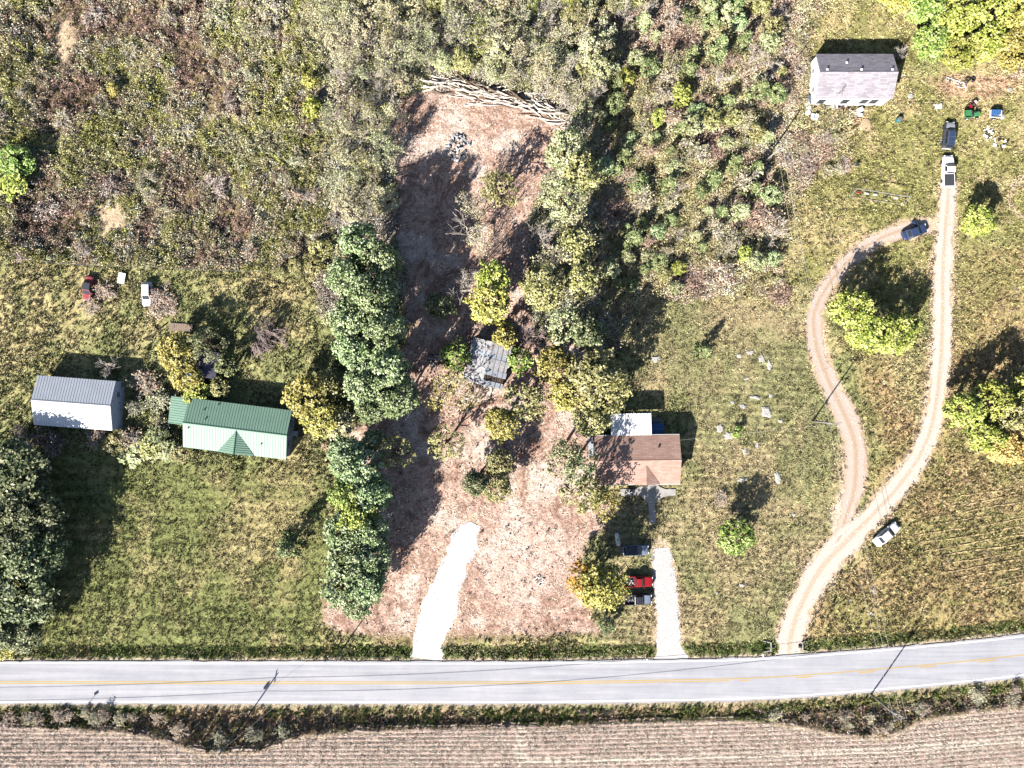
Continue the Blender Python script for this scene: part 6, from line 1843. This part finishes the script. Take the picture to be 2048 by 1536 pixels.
def barrel(px, py, m, label, r=0.32, h=0.95):
    x, y = P(px, py)
    e = thing('barrel', label, 'barrel', (x, y, z1(x, y)))
    MB().lathe([(r * .92, 0), (r, 0.03), (r, h * .32), (r * 1.04, h * .35), (r, h * .38), (r, h * .64), (r * 1.04, h * .67), (r, h * .7), (r, h - .03), (r * .92, h)], 18).build('drum', m, e, True)
    MB().lathe([(r * .9, h - 0.02), (r * .9, h + 0.02), (r * .3, h + 0.03)], 18).build('lid', M_GREY if m is not M_WHITE else M_TRIM, e)
barrel(1616, 200, M_BLUE, 'blue barrel at the lower left corner of the grey-roofed house', 0.5, 1.0)
for i, (a, b) in enumerate([(1613, 211), (1615, 219), (1613, 228)]):
    barrel(a, b, M_WHITE, 'white barrel, %s below the blue barrel' % ORD[i], 0.42, 0.8)
barrel(1795, 241, M_TEAL, 'teal barrel standing alone right of the sandy disc', 0.4, 0.9)
barrel(1617, 122, M_RED, 'red drum at the upper left of the grey-roofed house', 0.3, 0.7)
def panel(px, py, lx, ly, ang, m, label, name='board', tilt=0.06, h=0.1):
    x, y = P(px, py)
    e = thing(name, label, name.replace('_', ' '), (x, y, z1(x, y) + h), ang)
    n = max(2, int(lx / 0.3))
    me0 = None
    for k in range(n):
        if me0 is None:
            o = MB().box((0, 0, 0), (lx / n - 0.02, ly, 0.05)).build('plank', m, e); me0 = o.data
        else:
            o = bpy.data.objects.new('plank', me0); link(o); o.parent = e
        o.location = (-lx / 2 + lx * (k + .5) / n, 0, 0.05); o.rotation_euler = (0, 0, 0)
    for f in (-.35, .35):
        MB().box((0, ly * f, -0.02), (lx * .96, 0.09, 0.08)).build('batten', m, e)
    e.rotation_euler = (tilt, 0, ang)
panel(245, 557, 1.25, 1.9, R(-12), M_WHITE, 'white board lying between the red wreck and the white wreck', 'board', 0.08, 0.35)
panel(363, 655, 4.1, 1.35, R(-3), M_WOOD, 'low pinkish wooden platform on the grass above the green roof', 'platform', 0.0, 0.22)
panel(1570, 224, 0.9, 1.6, R(0), M_WHITE, 'white door panel lying on red soil left of the barrels', 'panel', 0.05, 0.12)
panel(1626, 236, 1.3, 1.0, R(-8), M_WHITE, 'white table top with blue box below the barrels', 'table top', 0.0, 0.6)
panel(1875, 214, 1.3, 0.8, R(10), M_WHITE, 'white board left of the green cart', 'board', 0.1, 0.2)
panel(404, 764, 1.4, 2.0, R(20), M_WOOD, 'slatted wooden rack below the dark shed', 'rack', 0.25, 0.3)
panel(384, 750, 1.6, 1.8, R(30), M_GALV_SHADE, 'pale sheet lying at the foot of the yellow tree', 'sheet', 0.05, 0.2)
panel(590, 867, 1.1, 0.9, R(-6), M_WHITE, 'white landing at the right end wall of the green-roofed house', 'landing', 0.0, 0.3)
panel(1205, 848, 1.7, 1.9, R(0), M_WHITE, 'white wooden deck at the left end of the porch roof', 'deck', 0.0, 0.4)
panel(1312, 840, 1.5, 0.9, R(2), M_GREY, 'grey slatted steps right of the porch roof', 'steps', 0.0, 0.25)
panel(1181, 893, 0.9, 3.6, R(0), M_GALV_SHADE, 'narrow grey rack along the left wall of the brown-roofed house', 'rack', 0.0, 0.5)
def box_item(name, label, cat, px, py, d, m, m2, ang=0.0, lift=0.0):
    x, y = P(px, py)
    e = thing(name, label, cat, (x, y, z1(x, y) + lift), ang)
    MB().box((0, 0, d[2] / 2), d, 0, 0.95).build('case', m, e, False, 0.02)
    MB().box((0, 0, d[2] + 0.03), (d[0] * 1.04, d[1] * 1.04, 0.06)).build('lid', m2, e)
    for s in (-1, 1): MB().box((s * (d[0] / 2 + 0.02), 0, d[2] * .7), (0.04, d[1] * .3, 0.05)).build('handle', M_GREY, e)
box_item('cooler', 'blue cooler box on the white table top', 'cooler', 1628, 236, (0.7, 0.45, 0.4), M_BLUE, M_TRIM, 0.2, 0.72)
box_item('box', 'white box below the front windows of the grey-roofed house', 'box', 1718, 222, (0.9, 0.75, 0.6), M_WHITE, M_WHITE, 0.4)
box_item('box', 'white box with dark rim left of the sandy disc top', 'box', 1717, 232, (0.8, 0.6, 0.5), M_BLACK, M_WHITE, -0.2)
box_item('box', 'white box at the foot of the entry steps', 'box', 1667, 217, (1.0, 0.7, 0.5), M_WHITE, M_WHITE, 0.1)
box_item('air_conditioner', 'white unit at the left wall of the brown-roofed house', 'air conditioner', 1184, 868, (0.8, 0.7, 0.7), M_WHITE, M_GREY, 0)
def hot_tub():
    x, y = P(1316, 858, 1.0)
    e = thing('hot_tub', 'blue covered tub with rounded corners beside the porch roof', 'hot tub', (x, y, z1(x, y) - 0.05), R(1))
    def rr_poly(a, b, r):
        out = []
        for cx0, cy0, a0 in ((a - r, b - r, 0), (-a + r, b - r, 90), (-a + r, -b + r, 180), (a - r, -b + r, 270)):
            for k in range(5): out.append((cx0 + r * math.cos(R(a0 + 22.5 * k)), cy0 + r * math.sin(R(a0 + 22.5 * k))))
        return out
    MB().prism(rr_poly(0.98, 0.95, 0.25), -0.1, 0.85).build('shell', M_DARKWOOD, e)
    for s in (-1, 1):
        o = MB().prism([(px_, max(0.015, py_) if s > 0 else min(-0.015, py_)) for px_, py_ in rr_poly(1.03, 1.0, 0.28)], 0.86, 0.98 - 0.02 * s)
        o.build('cover_half', M_BLUE, e)
    MB().tube([(-0.9, 0, 0.985), (0.9, 0, 0.985)], 0.02, 5).build('cover_seam', M_TRIM, e)
hot_tub()
def round_table():
    x, y = P(1256, 985)
    e = thing('patio_table', 'round dark patio table at the left end of the concrete walk', 'patio table', (x, y, 0.14))
    MB().lathe([(0.72, 0.70), (0.75, 0.72), (0.75, 0.74), (0.70, 0.75), (0.05, 0.75)], 24).build('top', M_CARGO, e)
    for k in range(4):
        a = R(45 + 90 * k)
        MB().tube([(math.cos(a) * .55, math.sin(a) * .55, 0), (math.cos(a) * .45, math.sin(a) * .45, .7)], 0.03, 6).build('leg', M_GREY, e)
    b = MB()
    for k in range(3):
        a = R(60 * k + 20); b.box((0, 0, 0.765 + 0.004 * k), (1.3, 0.05, 0.02), a)
    b.build('spoke', M_TRIM, e)
round_table()
def tank(px, py, ang, label):
    x, y = P(px, py)
    e = thing('gas_tank', label, 'tank', (x, y, z1(x, y)), ang)
    MB().lathe([(0.05, -1.2), (0.25, -1.15), (0.36, -1.0), (0.38, -0.8), (0.38, 0.8), (0.36, 1.0), (0.25, 1.15), (0.05, 1.2)], 18, (0, 0, 0.65), 'X').build('vessel', M_WHITE, e, True)
    MB().lathe([(0.16, 0), (0.16, 0.16), (0.1, 0.22)], 12, (0, 0, 1.02)).build('dome', M_SAND, e)
    for s in (-1, 1): MB().box((s * 0.7, 0, 0.13), (0.15, 0.6, 0.42)).build('foot', M_CONC, e)
tank(1234, 1077, R(-80), 'white gas tank in the tree shade above the parked cars')
for i, (a, b) in enumerate([(1248, 1029), (1270, 1024)]):
    rock(a, b, 3, 3, ('left' if i == 0 else 'right') + ' white stone on the shaded grass left of the concrete path', 120 + i, 0.2)
def sand_disc():
    x, y = P(1730, 249)
    o = MB().lathe([(1.26, -0.05), (1.2, 0.06), (0.9, 0.13), (0.4, 0.17), (0.02, 0.18)], 28).build('sand_pile', M_SAND, None, True)
    o.location = (x, y, z1(x, y)); tag(o, 'round pale disc of sand below the grey-roofed house', 'sand pile')
    FOOT.append((x, y, 0.9, 0.9, 0))
sand_disc()
def tyre(px, py, label):
    x, y = P(px, py)
    o = MB().lathe([(0.24, 0.0), (0.40, 0.0), (0.46, 0.06), (0.46, 0.18), (0.40, 0.24), (0.24, 0.24), (0.22, 0.12), (0.24, 0.0)], 20).build('tyre', M_BLACK, None, True)
    o.data.polygons  # ring
    o.location = (x, y, z1(x, y) + 0.02); tag(o, label, 'tyre')
tyre(1935, 159, 'left one of two old tyres below the upper right grove'); tyre(1945, 159, 'right one of two old tyres below the upper right grove')
def ladder():
    x, y = P(1904, 162)
    e = thing('ladder', 'metal ladder lying on the grass left of the tyres', 'ladder', (x, y, z1(x, y) + 0.18), R(-18))
    for s in (-1, 1): MB().box((0, s * 0.24, 0), (2.6, 0.06, 0.08)).build('rail', M_TRIM, e)
    for k in range(8): MB().tube([(-1.1 + k * .31, -.22, 0), (-1.1 + k * .31, .22, 0)], 0.025, 6).build('rung', M_TRIM, e)
ladder()

def frame_goal():
    """long low metal frame with A-shaped ends"""
    x, y = P(1755, 392)
    e = thing('swing_set', 'long rusty swing frame with A-shaped ends on the yard grass', 'swing set', (x, y, z1(x, y)), R(-8.5))
    L = 4.7
    for s in (-1, 1):
        for d in (-0.9, 0.9):
            MB().tube([(s * (L + 0.15), d, -0.05), (s * L, 0, 2.1)], 0.05, 6).build('leg', M_POLE, e)
        MB().tube([(s * (L + 0.08), -0.5, 0.95), (s * (L + 0.08), 0.5, 0.95)], 0.04, 6).build('brace', M_POLE, e)
    MB().tube([(-L, 0, 2.1), (-L * .3, 0.03, 2.06), (L * .3, -0.03, 2.05), (L, 0, 2.1)], 0.06, 8).build('top_bar', M_POLE, e)
    MB().tube([(-L, -0.85, 0.1), (L, -0.85, 0.1)], 0.05, 6).build('ground_bar', M_POLE, e)
    for k, (xx, m) in enumerate(((-3.6, M_RED), (-2.2, M_WHITE), (-0.7, M_WHITE), (1.2, M_BLACK), (3.0, M_WHITE))):
        sw = MB().box((xx, -0.05, 0.5), (0.75, 0.26, 0.05)).build('swing_seat', m, e)
        MB().tube([(xx - .3, -0.05, 0.52), (xx - .3, 0, 2.05)], 0.015, 4).tube([(xx + .3, -0.05, 0.52), (xx + .3, 0, 2.05)], 0.015, 4).build('chain', M_GREY, sw)
frame_goal()
def lawn_lamp(px, py):
    x, y = P(px, py)
    e = thing('fire_pan', 'dark round disc on a stand above the swing frame', 'fire pan', (x, y, z1(x, y)))
    MB().tube([(0, 0, 0), (0, 0, 0.7)], 0.05, 6).build('stand', M_GREY, e)
    MB().lathe([(0.36, 0.66), (0.38, 0.70), (0.3, 0.76), (0.02, 0.78)], 14).build('pan', M_CARGO, e)
lawn_lamp(1711, 331)
def log_on_grass():
    (x0, y0), (x1, y1) = P(298, 679), P(335, 646)
    o = MB().tube([(0, 0, 0.12), ((x1 - x0) * .4, (y1 - y0) * .45, 0.16), (x1 - x0, y1 - y0, 0.1)], [0.10, 0.16, 0.12], 8).build('fallen_log', M_DARKWOOD, None, True)
    o.location = (x0, y0, z1(x0, y0)); tag(o, 'thin dark log lying left of the pinkish platform', 'log')
log_on_grass()
def cart():
    x, y = P(1941, 231)
    e = thing('garden_tractor', 'green utility cart with pale wheels in the upper right yard', 'garden tractor', (x, y, z1(x, y)), R(4))
    MB().box((0.75, 0, 0.62), (0.95, 0.75, 0.42), 0, 0.9).build('hood', M_JDGREEN, e, False, 0.05)
    MB().box((-0.1, 0, 0.48), (0.8, 1.1, 0.12)).build('floor', M_JDGREEN, e)
    b = MB().box((-1.0, 0, 0.72), (1.1, 1.25, 0.06))
    for s in (-1, 1): b.box((-1.0, s * 0.6, 0.86), (1.1, 0.05, 0.26))
    b.box((-0.45, 0, 0.86), (0.05, 1.15, 0.26)); b.box((-1.54, 0, 0.86), (0.05, 1.15, 0.26)); b.build('cargo_box', M_JDGREEN, e)
    MB().box((-0.2, 0, 0.78), (0.42, 0.95, 0.14)).box((-0.4, 0, 1.02), (0.1, 0.95, 0.4), 0, 1, 0, -0.15).build('seat', M_CARGO, e)
    MB().lathe([(0.15, 0), (0.18, 0.02), (0.15, 0.04)], 14, (0.25, 0.2, 1.0)).build('steering_wheel', M_BLACK, e)
    MB().tube([(0.45, 0.2, 0.7), (0.25, 0.2, 1.0)], 0.025, 6).build('steering_column', M_BLACK, e)
    for ax, r in ((0.85, 0.30), (-0.9, 0.38)):
        for s in (-1, 1):
            w = MB().lathe([(r * .5, -.12), (r, -.1), (r, .1), (r * .5, .12)], 16, (ax, s * 0.62, r), 'Y').build('wheel', M_BLACK, e, True)
            MB().lathe([(0.03, -.13), (r * .55, -.125), (r * .55, .125), (.03, .13)], 12, (ax, s * 0.62, r), 'Y').build('rim', M_TRIM, w)
cart()
def quad():
    x, y = P(1942, 211)
    e = thing('quad_bike', 'red and white quad bike above the green cart', 'quad bike', (x, y, z1(x, y)), R(38))
    MB().box((0, 0, 0.55), (1.0, 0.38, 0.3), 0, 0.7).box((0.55, 0, 0.62), (0.4, 0.75, 0.06)).box((-0.55, 0, 0.62), (0.4, 0.75, 0.06)).build('body', M_RED, e)
    MB().box((-0.2, 0, 0.76), (0.6, 0.28, 0.1)).build('seat', M_CARGO, e)
    MB().tube([(0.25, -0.4, 0.95), (0.3, 0, 0.9), (0.25, 0.4, 0.95)], 0.025, 6).build('handlebar', M_TRIM, e)
    b = MB()
    for k in range(4): b.tube([(0.42 + .1 * k, -.3, .72), (0.42 + .1 * k, .3, .72)], 0.025, 5)
    b.build('rack', M_TRIM, e)
    for ax in (0.55, -0.55):
        for s in (-1, 1):
            w = MB().lathe([(0.13, -.11), (0.27, -.1), (0.27, .1), (0.13, .11)], 14, (ax, s * 0.42, 0.27), 'Y').build('wheel', M_BLACK, e, True)
            MB().lathe([(0.02, -.115), (.14, -.115), (.14, .115), (.02, .115)], 10, (ax, s * 0.42, 0.27), 'Y').build('rim', M_TRIM, w)
quad()
def mower():
    x, y = P(1986, 231)
    e = thing('trailer', 'white utility trailer carrying blue boxes in the upper right yard', 'trailer', (x, y, z1(x, y)), R(-2))
    b = MB().box((0, 0, 0.55), (1.9, 1.2, 0.08))
    for s in (-1, 1): b.box((0, s * 0.6, 0.72), (1.9, 0.05, 0.3)); b.box((s * 0.94, 0, 0.72), (0.05, 1.14, 0.3))
    b.build('bed', M_WHITE, e)
    MB().tube([(0.95, 0.25, 0.5), (1.7, 0, 0.45)], 0.04, 6).tube([(0.95, -0.25, 0.5), (1.7, 0, 0.45)], 0.04, 6).build('tow_bar', M_GREY, e)
    for s in (-1, 1):
        w = MB().lathe([(0.14, -.09), (0.30, -.08), (0.30, .08), (0.14, .09)], 14, (-0.1, s * 0.75, 0.30), 'Y').build('wheel', M_BLACK, e, True)
        MB().lathe([(0.02, -.095), (.15, -.095), (.15, .095), (.02, .095)], 10, (-0.1, s * 0.75, 0.30), 'Y').build('rim', M_TRIM, w)
    MB().box((0.9, -0.35, 0.2), (0.08, 0.08, 0.55)).build('jack', M_GREY, e)
    for k, (dx, w_) in enumerate(((-0.45, 0.8), (0.3, 0.55))):
        px, py = 1986 + dx / S, 229
        box_item('storage_box', ('wider' if k == 0 else 'narrower') + ' blue box standing on the white trailer', 'storage box', px, py, (w_, 0.8, 0.5), M_BLUE, M_BLUE, R(-2), 0.60)
mower()
rock(2003, 232, 6, 8, 'pale sandy stone right of the white trailer', 140, 0.25)
def rail_fence():
    e = thing('rail_fence', 'low dark rail running right from the grey-roofed house', 'rail', (0, 0, 0))
    pts = [(1790, 210), (1815, 211), (1840, 210), (1862, 210), (1882, 209)]
    for a, b in pts:
        x, y = P(a, b); MB().box((x, y, z1(x, y) + 0.3), (0.09, 0.09, 0.8)).build('post', M_DARKWOOD, e)
    w = [(*P(a, b), z1(*P(a, b)) + 0.62) for a, b in pts]
    MB().tube(w, 0.045, 5).build('rail', M_DARKWOOD, e)
rail_fence()

plant_trees()
do_scatter()
